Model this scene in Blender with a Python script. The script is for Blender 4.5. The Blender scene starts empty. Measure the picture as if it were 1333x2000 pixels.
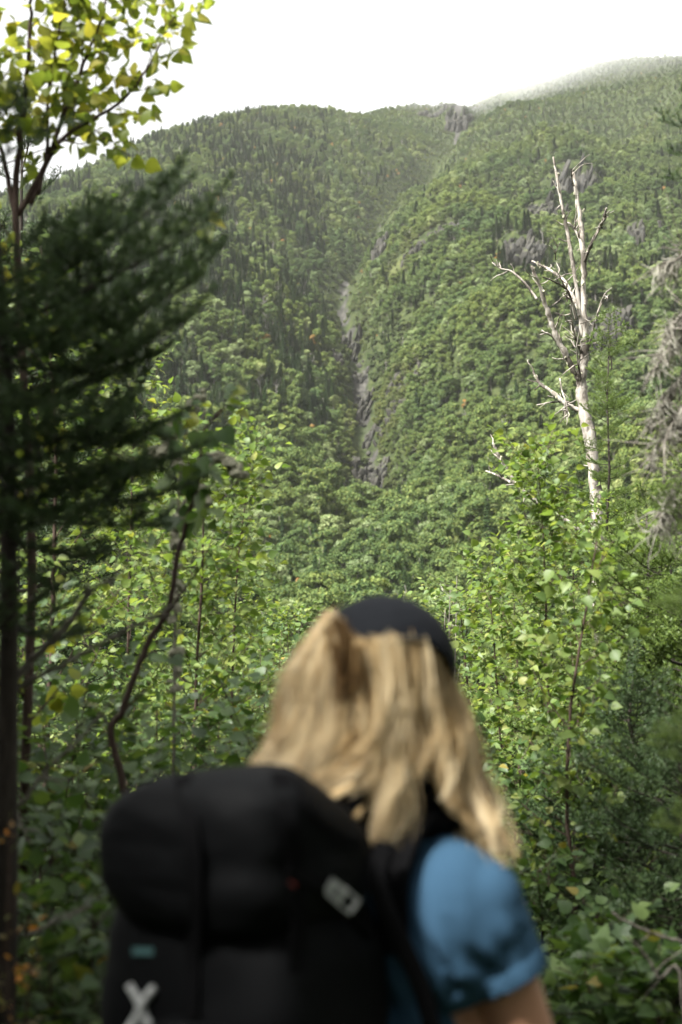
import bpy, bmesh, math, random
import numpy as np
from mathutils import Vector, Matrix, Euler

# ------------------------------------------------------------------ camera, sky, sun, exposure
SC = bpy.context.scene
COL = SC.collection
R = math.radians
CAMZ, PITCH, FPX = 1.55, R(6.2), 2778.0
cam_d = bpy.data.cameras.new('camera')
cam = bpy.data.objects.new('camera', cam_d); COL.objects.link(cam)
cam.location = (0, 0, CAMZ); cam.rotation_euler = (R(90) + PITCH, 0, 0)
cam_d.sensor_fit = 'VERTICAL'; cam_d.sensor_height = 36.0; cam_d.sensor_width = 24.0
cam_d.lens = 50.0; cam_d.clip_start = 0.05; cam_d.clip_end = 12000
cam_d.dof.use_dof = True; cam_d.dof.focus_distance = 11.5; cam_d.dof.aperture_fstop = 3.1
cam_d.dof.aperture_blades = 0
SC.camera = cam

SUN_EL, SUN_AZ = R(50), R(-126)          # azimuth measured from +Y (view direction) towards +X
w = bpy.data.worlds.new('World'); SC.world = w; w.use_nodes = True
nt = w.node_tree; nt.nodes.clear()
sky = nt.nodes.new('ShaderNodeTexSky'); sky.sky_type = 'NISHITA'; sky.sun_disc = False
sky.sun_elevation = SUN_EL; sky.sun_rotation = SUN_AZ; sky.dust_density = 4.0; sky.air_density = 1.0; sky.ozone_density = 1.0
hs = nt.nodes.new('ShaderNodeHueSaturation'); hs.inputs['Saturation'].default_value = 0.12
ov = nt.nodes.new('ShaderNodeMix'); ov.data_type = 'RGBA'; ov.inputs[0].default_value = 0.75
ov.inputs[7].default_value = (9.6, 9.7, 9.6, 1)          # even cloud cover veiling the clear sky
bg = nt.nodes.new('ShaderNodeBackground'); bg.inputs['Strength'].default_value = 0.04
wo = nt.nodes.new('ShaderNodeOutputWorld')
nt.links.new(sky.outputs[0], hs.inputs['Color']); nt.links.new(hs.outputs[0], ov.inputs[6])
nt.links.new(ov.outputs[2], bg.inputs['Color']); nt.links.new(bg.outputs[0], wo.inputs[0])

sl = bpy.data.lights.new('sun', 'SUN'); sl.energy = 4.8; sl.angle = R(10); sl.color = (1.0, 0.975, 0.93)
so = bpy.data.objects.new('sun', sl); COL.objects.link(so)
sdir = Vector((math.sin(SUN_AZ) * math.cos(SUN_EL), math.cos(SUN_AZ) * math.cos(SUN_EL), math.sin(SUN_EL)))
so.rotation_euler = sdir.to_track_quat('Z', 'Y').to_euler(); so.location = sdir * 60

vs = SC.view_settings; vs.view_transform = 'Standard'; vs.look = 'None'; vs.gamma = 1.0; vs.use_curve_mapping = False
vs.exposure = 2.12
cy = SC.cycles
cy.max_bounces = 5; cy.diffuse_bounces = 2; cy.glossy_bounces = 2; cy.transmission_bounces = 3; cy.volume_bounces = 1
cy.transparent_max_bounces = 6; cy.caustics_reflective = False; cy.caustics_refractive = False
cy.use_denoising = True; cy.denoiser = 'OPENIMAGEDENOISE'; cy.denoising_input_passes = 'RGB_ALBEDO_NORMAL'; cy.denoising_prefilter = 'ACCURATE'; cy.sample_clamp_indirect = 6.0

# ------------------------------------------------------------------ helpers
rng = np.random.default_rng(7)
random.seed(7)
CP, SP = math.cos(PITCH), math.sin(PITCH)

def P(px, py, d):
    """world point seen at photo pixel (px,py) standing d metres ahead"""
    a = (px - 666.5) / FPX; b = (1000 - py) / FPX
    fy = CP - b * SP; fz = SP + b * CP
    return np.array([a / fy * d, d, CAMZ + fz / fy * d])

def proj(p):
    p = np.atleast_2d(p); x, y, z = p[:, 0], p[:, 1], p[:, 2] - CAMZ
    dep = y * CP + z * SP; up = -y * SP + z * CP
    dep = np.maximum(dep, 1e-3)
    return 666.5 + FPX * x / dep, 1000 - FPX * up / dep, dep

def tag(o, label=None, cat=None, group=None, kind=None):
    if label: o['label'] = label
    if cat: o['category'] = cat
    if group: o['group'] = group
    if kind: o['kind'] = kind
    return o

def empty(name, loc, label, cat, group=None):
    o = bpy.data.objects.new(name, None); COL.objects.link(o)
    o.location = [float(v) for v in loc]; o.empty_display_size = 0.1
    return tag(o, label, cat, group)

def add_obj(name, me, parent=None, mat4=None):
    o = bpy.data.objects.new(name, me); COL.objects.link(o)
    if parent: o.parent = parent
    if mat4 is not None: o.matrix_basis = mat4
    return o

def mk_mesh(name, V, F, mats, smooth=False, midx=None):
    """V (n,3); F: list of int arrays, each (m,3) or (m,4)"""
    V = np.asarray(V, dtype=np.float32)
    if not isinstance(F, list): F = [F]
    F = [np.asarray(f, dtype=np.int32) for f in F if len(f)]
    me = bpy.data.meshes.new(name)
    me.vertices.add(len(V)); me.vertices.foreach_set('co', V.ravel())
    loops = np.concatenate([f.ravel() for f in F])
    sizes = np.concatenate([np.full(len(f), f.shape[1], np.int32) for f in F])
    starts = np.concatenate([[0], np.cumsum(sizes)[:-1]]).astype(np.int32)
    me.loops.add(len(loops)); me.loops.foreach_set('vertex_index', loops)
    me.polygons.add(len(sizes)); me.polygons.foreach_set('loop_start', starts)
    if midx is not None: me.polygons.foreach_set('material_index', np.asarray(midx, np.int32))
    me.polygons.foreach_set('use_smooth', np.full(len(sizes), bool(smooth)))
    for m in (mats if isinstance(mats, (list, tuple)) else [mats]): me.materials.append(m)
    me.update(calc_edges=True); me.validate()
    return me

class MB:
    """collects pieces of geometry for ONE mesh"""
    def __init__(s): s.V = []; s.T = []; s.Q = []; s.n = 0
    def add(s, V, T=None, Q=None):
        V = np.asarray(V, float).reshape(-1, 3)
        if T is not None and len(T): s.T.append(np.asarray(T, int) + s.n)
        if Q is not None and len(Q): s.Q.append(np.asarray(Q, int) + s.n)
        s.V.append(V); s.n += len(V); return s
    def tube(s, pts, rad, k=6, cap=True):
        pts = np.asarray(pts, float); n = len(pts)
        rad = np.broadcast_to(np.asarray(rad, float), (n,))
        t = np.gradient(pts, axis=0); t /= np.linalg.norm(t, axis=1)[:, None] + 1e-9
        ref = np.array([0.3, 0.2, 1.0]) if abs(t[0][2]) < 0.9 else np.array([1.0, 0.1, 0])
        u = np.cross(t, ref); u /= np.linalg.norm(u, axis=1)[:, None] + 1e-9
        v = np.cross(t, u)
        a = np.arange(k) * 2 * np.pi / k
        ring = pts[:, None] + rad[:, None, None] * (np.cos(a)[None, :, None] * u[:, None] + np.sin(a)[None, :, None] * v[:, None])
        i = np.arange(n - 1)[:, None] * k; j = np.arange(k)[None]; j2 = (j + 1) % k
        Q = np.stack([i + j, i + j2, i + k + j2, i + k + j], -1).reshape(-1, 4)
        V = ring.reshape(-1, 3); T = None
        if cap:
            V = np.vstack([V, pts[-1:] + t[-1:] * rad[-1], pts[:1]])
            b = (n - 1) * k; jj = np.arange(k)
            T = np.vstack([np.stack([b + jj, b + (jj + 1) % k, np.full(k, n * k)], -1),
                           np.stack([(jj + 1) % k, jj, np.full(k, n * k + 1)], -1)])
        return s.add(V, T, Q)
    def tris(s): return sum(len(t) for t in s.T) + 2 * sum(len(q) for q in s.Q)
    def mesh(s, name, mat, smooth=False, origin=(0, 0, 0)):
        V = np.vstack(s.V) - np.asarray(origin, float)
        F = ([np.vstack(s.T)] if s.T else []) + ([np.vstack(s.Q)] if s.Q else [])
        return mk_mesh(name, V, F, mat, smooth)
    def build(s, name, mat, parent=None, smooth=False):
        if not s.V: return None
        return add_obj(name, s.mesh(name, mat, smooth, parent.location if parent else (0, 0, 0)), parent)

def smooth_path(pts, n):
    """Catmull-Rom through pts, n samples (any number of columns)"""
    p = np.asarray(pts, float)
    p = np.vstack([2 * p[0] - p[1], p, 2 * p[-1] - p[-2]])
    m = len(p) - 3
    t = np.linspace(0, m - 1e-6, n); i = t.astype(int); f = (t - i)[:, None]
    a, b, c, d = p[i], p[i + 1], p[i + 2], p[i + 3]
    return 0.5 * ((2 * b) + (c - a) * f + (2 * a - 5 * b + 4 * c - d) * f ** 2 + (3 * b - a - 3 * c + d) * f ** 3)

def unit(v): v = np.asarray(v, float); return v / (np.linalg.norm(v, axis=-1, keepdims=True) + 1e-9)

def _hash(i, j, k, s):
    h = (i * 374761393 + j * 668265263 + k * 2147483647 + s * 974634777) & 0xFFFFFFFF
    h = ((h ^ (h >> 13)) * 1274126177) & 0xFFFFFFFF
    h = ((h ^ (h >> 16)) * 2246822519) & 0xFFFFFFFF
    return ((h ^ (h >> 15)) & 0xFFFFFF) / float(0xFFFFFF) * 2 - 1
def vnoise(p, seed=0):
    p = np.asarray(p, float); ip = np.floor(p).astype(np.int64); f = p - ip; f = f * f * (3 - 2 * f)
    out = 0
    for a in (0, 1):
        for b in (0, 1):
            for c in (0, 1):
                wgt = (f[..., 0] if a else 1 - f[..., 0]) * (f[..., 1] if b else 1 - f[..., 1]) * (f[..., 2] if c else 1 - f[..., 2])
                out = out + wgt * _hash(ip[..., 0] + a, ip[..., 1] + b, ip[..., 2] + c, seed)
    return out
def fbm(p, octv=4, seed=0, gain=0.5):
    p = np.asarray(p, float); s = 0; a = 1.0; t = 0
    for o in range(octv):
        s = s + a * vnoise(p * 2.03 ** o + 17.3 * o, seed + o); t += a; a *= gain
    return s / t
def fbm2(x, y, sc, octv=4, seed=0, gain=0.5):
    return fbm(np.stack([np.asarray(x) / sc, np.asarray(y) / sc, np.zeros_like(np.asarray(x, float))], -1), octv, seed, gain)

# ------------------------------------------------------------------ materials
class NT:
    def __init__(s, name):
        s.m = bpy.data.materials.new(name); s.m.use_nodes = True; s.t = s.m.node_tree; s.t.nodes.clear()
        s.out = s.n('OutputMaterial')
    def n(s, typ, **kw):
        x = s.t.nodes.new('ShaderNode' + typ)
        for k, v in kw.items():
            if hasattr(x, k) and not isinstance(v, tuple): setattr(x, k, v)
        return x
    def l(s, a, b): s.t.links.new(a, b)
    def ramp(s, fac, stops, interp='LINEAR'):
        r = s.n('ValToRGB'); e = r.color_ramp; e.interpolation = interp
        while len(e.elements) < len(stops): e.elements.new(0.5)
        for el, (p, c) in zip(e.elements, stops): el.position = p; el.color = (*c, 1) if len(c) == 3 else c
        if fac is not None: s.l(fac, r.inputs[0])
        return r.outputs[0]
    def noise(s, scale, detail=4, rough=0.55, coord=None, dist=0.0):
        x = s.n('TexNoise'); x.inputs['Scale'].default_value = scale; x.inputs['Detail'].default_value = detail
        x.inputs['Roughness'].default_value = rough; x.inputs['Distortion'].default_value = dist
        if coord is not None: s.l(coord, x.inputs['Vector'])
        return x.outputs['Fac']
    def coord(s, which='Object', scale=None):
        c = s.n('TexCoord').outputs[which]
        if scale is None: return c
        m = s.n('Mapping'); m.inputs['Scale'].default_value = scale; s.l(c, m.inputs[0]); return m.outputs[0]
    def mix(s, fac, a, b, blend='MIX'):
        m = s.n('Mix'); m.data_type = 'RGBA'; m.blend_type = blend
        if isinstance(fac, (int, float)): m.inputs[0].default_value = fac
        else: s.l(fac, m.inputs[0])
        for k, v in ((6, a), (7, b)):
            if isinstance(v, tuple): m.inputs[k].default_value = (*v, 1) if len(v) == 3 else v
            else: s.l(v, m.inputs[k])
        return m.outputs[2]
    def math(s, op, a, b=0.0):
        m = s.n('Math'); m.operation = op
        for k, v in ((0, a), (1, b)):
            if isinstance(v, (int, float)): m.inputs[k].default_value = v
            else: s.l(v, m.inputs[k])
        return m.outputs[0]
    def bsdf(s, color, rough=0.6, spec=0.4, bump=None, bstr=0.3, bdist=0.01, sheen=0.0):
        b = s.n('BsdfPrincipled')
        if isinstance(color, tuple): b.inputs['Base Color'].default_value = (*color, 1)
        else: s.l(color, b.inputs['Base Color'])
        if isinstance(rough, (int, float)): b.inputs['Roughness'].default_value = rough
        else: s.l(rough, b.inputs['Roughness'])
        b.inputs['Specular IOR Level'].default_value = spec
        if sheen: b.inputs['Sheen Weight'].default_value = sheen
        if bump is not None:
            bp = s.n('Bump'); bp.inputs['Strength'].default_value = bstr; bp.inputs['Distance'].default_value = bdist
            s.l(bump, bp.inputs['Height']); s.l(bp.outputs[0], b.inputs['Normal'])
        return b
    def done(s, sh): s.l(sh.outputs[0], s.out.inputs[0]); return s.m
    def rand(s):
        a = s.n('ObjectInfo').outputs['Random']; b = s.n('NewGeometry').outputs['Random Per Island']
        return s.math('FRACT', s.math('ADD', a, s.math('MULTIPLY', b, 1.618)))

def leaf_mat(name, stops, trans=0.35, tcol=1.7, rough=0.45, spec=0.3, vary=True, patch=False):
    """stops: colour ramp over a random value per leaf; the same hue shines through the blade"""
    m = NT(name); c = m.ramp(m.rand(), stops)
    if vary:
        nz = m.noise(60, 3, coord=m.coord('Object'))
        c = m.mix(m.math('MULTIPLY', nz, 0.5), c, m.mix(1.0, c, (0.62, 0.66, 0.55), 'MULTIPLY'))
    if patch:      # stands of different age and species
        nz = m.noise(.028, 3, .6, m.n('ObjectInfo').outputs['Location'])
        c = m.mix(1.0, c, m.ramp(nz, [(.36, (.66, .76, .82)), (.5, (1, 1, 1)), (.64, (1.22, 1.14, .95))]), 'MULTIPLY')
    b = m.bsdf(c, rough, spec)
    tr = m.n('BsdfTranslucent')
    g = m.mix(1.0, c, (1.2 * tcol, 1.2 * tcol, 0.65 * tcol), 'MULTIPLY'); m.l(g, tr.inputs[0])
    x = m.n('MixShader'); x.inputs[0].default_value = trans
    m.l(b.outputs[0], x.inputs[1]); m.l(tr.outputs[0], x.inputs[2])
    return m.done(x)

M = {}
M['leaf_birch'] = leaf_mat('birch_leaf', [(0, (0.0651, 0.11, 0.0308)), (.35, (0.1023, 0.155, 0.0396)), (.7, (0.1395, 0.19, 0.0506)), (.96, (0.186, 0.225, 0.0605)), (1, (0.2418, 0.25, 0.066))], 0.38, 1.6, rough=0.5, spec=0.3)
M['leaf_yellow'] = leaf_mat('yellowing_leaf', [(0, (.09, .125, .026)), (.4, (.145, .175, .036)), (.85, (.21, .22, .045)), (1, (.3, .26, .045))], 0.52, 2.0)
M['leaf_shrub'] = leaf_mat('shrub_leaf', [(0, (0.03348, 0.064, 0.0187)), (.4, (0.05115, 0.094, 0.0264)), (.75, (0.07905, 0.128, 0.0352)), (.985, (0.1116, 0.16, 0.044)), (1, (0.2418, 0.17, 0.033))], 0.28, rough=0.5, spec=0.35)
M['leaf_orange'] = leaf_mat('orange_leaf', [(0, (.09, .11, .03)), (.5, (.2, .13, .03)), (.8, (.5, .19, .02)), (1, (.62, .22, .015))], 0.35)
M['needle'] = leaf_mat('spruce_needle', [(0, (.021, .042, .016)), (.5, (.039, .072, .024)), (1, (.072, .112, .036))], 0.12, rough=0.5, spec=0.3, vary=False)
M['needle_light'] = leaf_mat('fir_needle', [(0, (.06, .1, .026)), (.5, (.095, .145, .034)), (1, (.15, .2, .05))], 0.25, rough=0.5, spec=0.3, vary=False)
M['hill_a'] = leaf_mat('hill_leaf_green', [(0, (0.04009, 0.068, 0.0215)), (.5, (0.07446, 0.11, 0.03117)), (.85, (0.1127, 0.148, 0.04085)), (1, (0.1527, 0.175, 0.04945))], 0.12, vary=False, rough=0.7, spec=0.12, patch=True)
M['hill_b'] = leaf_mat('hill_leaf_pale', [(0, (0.105, 0.145, 0.05913)), (.6, (0.1575, 0.2, 0.086)), (1, (0.2291, 0.26, 0.129))], 0.12, vary=False, rough=0.7, spec=0.12, patch=True)
M['hill_c'] = leaf_mat('hill_conifer', [(0, (0.02482, 0.05, 0.01935)), (.6, (0.04391, 0.078, 0.02687)), (1, (0.0716, 0.11, 0.03655))], 0.12, vary=False, rough=0.7, spec=0.12, patch=True)
M['hill_o'] = leaf_mat('hill_leaf_orange', [(0, (.2, .15, .05)), (.6, (.27, .17, .06)), (1, (.38, .17, .05))], 0.12, vary=False, rough=0.7, spec=0.12)
M['hill_g'] = leaf_mat('hill_low_shrub', [(0, (0.04773, 0.07, 0.02365)), (.5, (0.0716, 0.095, 0.0301)), (1, (0.1098, 0.12, 0.043))], 0.12, vary=False, rough=0.7, spec=0.12, patch=True)

def bark(name, c0, c1, c2, scale=30, stretch=(1, 1, .25)):
    m = NT(name); co = m.coord('Object', stretch)
    n1 = m.noise(scale, 6, 0.65, co, 0.6); n2 = m.noise(scale * 0.25, 3, 0.5, co)
    c = m.ramp(n1, [(.3, c0), (.52, c1), (.72, c2)])
    c = m.mix(m.math('MULTIPLY', n2, .6), c, c0)
    return m.done(m.bsdf(c, 0.85, 0.2, n1, 0.6, 0.004))
M['bark_dark'] = bark('spruce_bark', (.018, .014, .011), (.034, .028, .022), (.07, .06, .048), 45)
M['bark_twig'] = bark('twig_bark', (.03, .018, .014), (.06, .04, .03), (.12, .09, .07), 60)
M['bark_grey'] = bark('dead_wood', (.09, .08, .065), (.2, .18, .15), (.36, .34, .29), 50)
M['hill_trunk'] = bark('hill_trunk', (.1, .09, .075), (.2, .185, .16), (.3, .28, .25), 3)
M['hill_grey'] = bark('hill_dead_wood', (.2, .19, .17), (.3, .28, .25), (.45, .43, .38), 3)
M['lichen'] = bark('lichen', (.16, .16, .11), (.3, .29, .21), (.46, .44, .34), 80, (1, 1, 1))
M['lichen_grey'] = bark('beard_lichen', (.1, .095, .075), (.2, .19, .155), (.32, .31, .26), 60, (1, 1, 1))
# ------------------------------------------------------------------ terrain: one sheet from the path to beyond the crest
CREST = [(100,400,760),(230,316,840),(330,284,900),(430,258,970),(520,250,1030),(620,254,1085),(720,228,1140),(820,214,1180),(900,216,1205),(960,188,1205),(1060,164,1180),(1130,143,1160),(1200,121,1140),(1333,119,1110),(1500,97,1080)]
CTRL = [  # photo pixel, distance ahead -> fixed points of the mountain
 # ravine floor
 (725,1000,400),(718,900,440),(712,830,480),(690,740,545),(665,650,625),(700,570,700),(745,520,755),(740,455,810),(765,425,860),(850,345,980),(890,285,1070),(900,222,1190),
 # left face
 (640,900,415),(600,750,490),(560,650,555),(560,900,365),(560,1000,320),(590,500,690),(640,420,810),(750,330,960),(830,290,1060),
 (400,1000,310),(400,850,375),(400,700,450),(400,550,550),(400,400,690),(400,300,810),(500,600,560),(500,450,690),(520,350,830),(650,300,950),(200,700,430),(200,1000,290),(200,500,560),(0,900,320),(0,600,470),
 # crest
 (100,400,760),(230,316,840),(330,284,900),(430,258,970),(520,250,1030),(620,254,1085),(720,228,1140),(820,214,1180),(900,216,1205),(960,188,1205),(1060,164,1180),(1130,143,1160),(1200,121,1140),(1333,119,1110),(1500,97,1080),
 # spur right of the ravine
 (745,900,428),(770,800,455),(795,700,500),(785,650,530),(780,580,585),(790,510,650),(850,440,725),(930,390,780),(1040,335,800),(1125,305,805),(1125,410,735),(1060,450,720),(1010,500,670),
 # right slopes
 (900,900,345),(900,750,430),(900,600,540),(900,500,630),(1050,1000,290),(1050,800,385),(1050,650,480),(1200,900,315),(1200,700,420),(1200,550,530),(1200,420,650),(1180,365,840),(1225,290,970),(1140,235,1010),(1050,220,1080),(1000,260,1000),(930,300,990),
 (1333,700,400),(1333,480,570),(1333,330,740),(1333,220,900),(1300,1000,270),
 # nearer wooded rise below the ravine
 (500,1190,235),(600,1140,262),(690,1120,290),(780,1085,318),(860,1020,330),(690,1085,345),(735,1062,370),(500,1260,195),(600,1250,205),(720,1240,215),(850,1215,225),(1000,1160,240),(1200,1150,235),(300,1200,225),
]
cw = np.array([P(*c) for c in CTRL])
crest = [i for i, c in enumerate(CTRL) if c[1] < 400 and c in CREST]
cw = np.vstack([cw] + [cw[i] + np.array([cw[i][0] / cw[i][1] * dy, dy, -dz]) for i in crest for dy, dz in ((45, 3.5), (130, 26))])
extra = []
for x in (-420, -220, -90, 0, 90, 220, 420):
    for y, z in ((-60, 1.0), (0, 0.0), (25, -2.5), (60, -8), (110, -9), (155, -4)): extra.append((x, y, z))
for x in (-300, 0, 300): extra += [(x, 8, -.3)]
for x, y, z in ((-700, 500, 170), (-700, 900, 330), (700, 450, 190), (700, 800, 430), (-500, 250, 10), (500, 250, 20), (-700, 1200, 300), (700, 1250, 480),
                (-300, 1250, 300), (0, 1400, 400), (120, 1450, 400), (300, 1400, 420), (0, 1700, 380), (-600, 1700, 280), (600, 1700, 420)): extra.append((x, y, z))
ctrl = np.vstack([cw, np.array(extra, float)])
S_ = 200.0
def _phi(r2): return np.where(r2 > 1e-12, 0.5 * r2 * np.log(np.maximum(r2, 1e-12)), 0)
def _fit():
    X = ctrl[:, :2] / S_; n = len(X)
    K = _phi(((X[:, None] - X[None]) ** 2).sum(-1)) + np.eye(n) * 2e-4
    A = np.zeros((n + 3, n + 3)); A[:n, :n] = K; A[:n, n] = 1; A[:n, n + 1:] = X; A[n, :n] = 1; A[n + 1:, :n] = X.T
    b = np.concatenate([ctrl[:, 2], [0, 0, 0]])
    return np.linalg.solve(A, b)
TPS = _fit(); TPX = ctrl[:, :2] / S_
STREAM = smooth_path(np.array([P(*c)[:2] for c in CTRL[:12]]), 80)
def stream_dist(x, y):
    p = np.stack([x, y], -1); best = np.full(len(p), 1e9); tt = np.zeros(len(p)); side = np.zeros(len(p))
    for i in range(len(STREAM) - 1):
        a, b = STREAM[i], STREAM[i + 1]; ab = b - a
        t = np.clip(((p - a) @ ab) / (ab @ ab), 0, 1); q = p - (a + t[:, None] * ab); d = np.hypot(q[:, 0], q[:, 1])
        m = d < best; best[m] = d[m]; tt[m] = (i + t[m]) / (len(STREAM) - 1)
    return best, tt
BUMPS = []
def terrain(x, y, masks=False):
    x = np.asarray(x, float).ravel(); y = np.asarray(y, float).ravel(); z = np.empty_like(x)
    for s in range(0, len(x), 20000):
        q = np.stack([x[s:s + 20000], y[s:s + 20000]], -1) / S_
        z[s:s + 20000] = _phi(((q[:, None] - TPX[None]) ** 2).sum(-1)) @ TPS[:len(TPX)] + TPS[len(TPX)] + q @ TPS[len(TPX) + 1:]
    far = np.clip((y - 150) / 150, 0, 1)
    rid = 1 - np.abs(fbm2(x, y * .6, 70, 4, 3))
    d, t = stream_dist(x, y)
    calm = np.where(y < 800, np.clip(d / 55, .12, 1), 1) * np.clip((1080 - (z - CAMZ) / np.maximum(y, 60) * 2850) / 160, .08, 1)
    z = z + far * calm * np.clip((1250 - y) / 250, .25, 1) * ((rid - .75) * 26 + fbm2(x, y, 24, 3, 9) * 4.0 + fbm2(x, y, 7, 2, 12) * .7)
    near = 1 - np.clip((np.abs(y) - 5) / 30, 0, 1)
    z = z * (1 - near) + near * (fbm2(x, y, 1.3, 3, 5) * .05 - .03 + np.where(y > 6, -(y - 6) * .07, 0))
    d, t = stream_dist(x, y)
    wd = 4.5 + 3 * t
    ymask = np.clip((y - 385) / 30, 0, 1) * np.clip((1130 - y) / 120, 0, 1)
    deep = 6 + 5 * np.exp(-((t - .28) / .14) ** 2) + 3 * np.exp(-((t - .58) / .1) ** 2)
    z = z + ymask * (deep * (1 - np.exp(-(d / wd) ** 2)) * np.exp(-(d / 45) ** 2) + 24 * (1 - np.exp(-(d / 34) ** 2)) * np.exp(-(d / 95) ** 2))
    for cx, cy_, w_, h_ in BUMPS:
        u = np.clip((y - cy_ + h_ * .18) / (h_ * .35), 0, 1); z = z + h_ * np.exp(-((x - cx) / w_) ** 4) * u * u * (3 - 2 * u) * np.exp(-np.maximum(y - cy_, 0) / (h_ * 3.0))
    if not masks: return z
    return z, d, t
def T1(x, y): return float(terrain(np.array([x]), np.array([y]))[0])
def hit(px, py, y0=170, y1=1400):
    ys = np.linspace(y0, y1, 2500); pts = np.array([P(px, py, 1.0)]); dirv = pts[0] - np.array([0, 0, CAMZ])
    zz = terrain(dirv[0] * ys, ys); ray = CAMZ + dirv[2] * ys
    k = np.argmax(zz > ray)
    return np.array([dirv[0] * ys[k], ys[k], zz[k]])


# bare rock: kind, label, photo pixel of its middle, width m, height m, slabs, lean
ROCKS = [
 ('cliff', 'tall dark slanted cliff high on the right spur behind the dead birch', 1122, 400, 27, 48, 9, .22),
 ('cliff', 'broken grey cliff shelf down to the left of the tall dark cliff', 1066, 430, 17, 20, 6, .4),
 ('cliff', 'low grey crag below the broken cliff shelf', 1024, 500, 16, 18, 6, .3),
 ('cliff', 'small pale rib of rock running down beside the low crag', 992, 488, 4, 11, 3, .6),
 ('cliff', 'dark overhanging crag half hidden behind the dead birch trunk', 1183, 640, 15, 15, 5, .15),
 ('cliff', 'narrow upright rock fin among trees right of the tall cliff', 1241, 465, 6, 15, 3, .1),
 ('cliff', 'small dark rock notch further right among the trees', 1288, 455, 5, 9, 2, .1),
 ('rock_outcrop', 'pale knob of rock on the grassy spur, uppermost', 880, 418, 8, 6, 3, .1),
 ('rock_outcrop', 'wider pale rock knob just below the uppermost one', 872, 448, 9, 7, 4, .1),
 ('rock_outcrop', 'pale broken rock at the left shoulder of the spur', 815, 487, 12, 8, 5, .1),
 ('rock_wall', 'dark upright wall of the narrow slot in the ravine', 742, 490, 8, 18, 3, .1),
 ('rock_wall', 'long pale wall lining the right side of the upper ravine', 686, 690, 9, 19, 5, .25),
 ('rock_wall', 'pale rock nose on the left lip of the upper ravine', 659, 698, 4, 8, 2, -.1),
 ('rock_wall', 'tilted pale slab where the ravine bends', 705, 745, 6, 7, 3, .5),
 ('rock_outcrop', 'upright grey crag on the right edge of the grassy knoll', 796, 757, 8, 8, 4, .1),
 ('rock_outcrop', 'grey crag in the middle of the knoll face', 770, 775, 5, 7, 2, .1),
 ('rock_outcrop', 'low pale ledge below the knoll crag', 778, 802, 6, 4, 2, .5),
 ('rock_outcrop', 'wedge of grey rock pointing down from the knoll', 755, 832, 7, 8, 3, -.15),
 ('rock_wall', 'thin slanting rib of rock along the knoll left side', 716, 790, 4, 14, 3, .25),
 ('rock_wall', 'grey wall left of the lower ravine', 704, 928, 5, 11, 3, .05),
 ('rock_wall', 'smooth grey wall right of the lower ravine', 741, 928, 5, 12, 3, .15),
 ('rock_wall', 'low grey crag at the foot of the ravine, left of the boulders', 690, 968, 7, 6, 4, .1),
 ('rock_wall', 'shadowed rock step in the ravine below the knoll', 724, 860, 5, 8, 3, .1),
 ('rock_band', 'grey broken rock streak under the notch of the crest', 893, 245, 20, 24, 9, .2),
 ('rock_band', 'faint grey rock band left of the crest notch', 850, 228, 30, 9, 6, .1),
]
ROCKC = [hit(r[2], r[3]) for r in ROCKS]
BUMPS += [(c[0], c[1], r[4] * .62, r[5] * (.16 if r[0] == 'rock_wall' else .5)) for r, c in zip(ROCKS, ROCKC)]
ys = np.concatenate([np.linspace(-60, -8, 14), np.linspace(-6, 14, 50), np.geomspace(15, 170, 40), np.linspace(174, 700, 175), np.linspace(704, 1320, 150), np.geomspace(1335, 2300, 16)])
us = np.sinh(np.linspace(-4.2, 4.2, 281)) / math.sinh(4.2)
us = 0.55 * us + 0.45 * np.linspace(-1, 1, 281)
YY, UU = np.meshgrid(ys, us, indexing='ij')
half = np.clip(0.42 * YY + 60, 60, 760)
XX = UU * half
zf, sd_, st_ = terrain(XX, YY, True)
far_y = YY.ravel(); zf = np.where(far_y > 1500, zf[0] * 0 + np.maximum(200, 430 - (far_y - 1500) * .05), zf) if False else zf
beyond = np.clip((far_y - 1450) / 250, 0, 1); zf = zf * (1 - beyond) + beyond * 380
GV = np.stack([XX.ravel(), far_y, zf], -1)
ny, nx = YY.shape
ii = np.arange(ny - 1)[:, None] * nx + np.arange(nx - 1)[None]
GQ = np.stack([ii, ii + 1, ii + nx + 1, ii + nx], -1).reshape(-1, 4)
# colour masks that belong to the land: bare rock along the ravine and on the crest, grass on the spur
rockm = np.exp(-(sd_ / np.interp(st_, [0, .3, .55, .62, .7, .9, 1], [4.0, 4.2, 3.6, 3.0, .4, .8, 7])) ** 2) * np.clip((far_y - 385) / 20, 0, 1) * np.clip((1250 - far_y) / 60, 0, 1)
upx, upy, _ = proj(GV)
crest_rock = np.exp(-(((GV[:, 0] - 92) / 40) ** 2 + ((far_y - 1165) / 55) ** 2)) * .8
rockm = np.clip(rockm * (.55 + .75 * fbm2(GV[:, 0], far_y, 6, 3, 88)) + crest_rock, 0, 1)
def grass_mask(x, y):
    g = np.zeros_like(x)
    for (px, py, d, rx, ry) in ((790, 695, 500, 5, 13), (780, 590, 575, 6, 13), (760, 770, 465, 3, 8), (850, 470, 690, 4, 10), (1110, 300, 860, 26, 26), (1060, 175, 1160, 60, 26), (960, 190, 1195, 40, 25)):
        c = P(px, py, d); g = np.maximum(g, np.exp(-(((x - c[0]) / rx) ** 2 + ((y - c[1]) / ry) ** 2)))
    return g
grassm = grass_mask(GV[:, 0], far_y) * (.62 + .8 * fbm2(GV[:, 0], far_y, 9, 3, 33))

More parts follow.
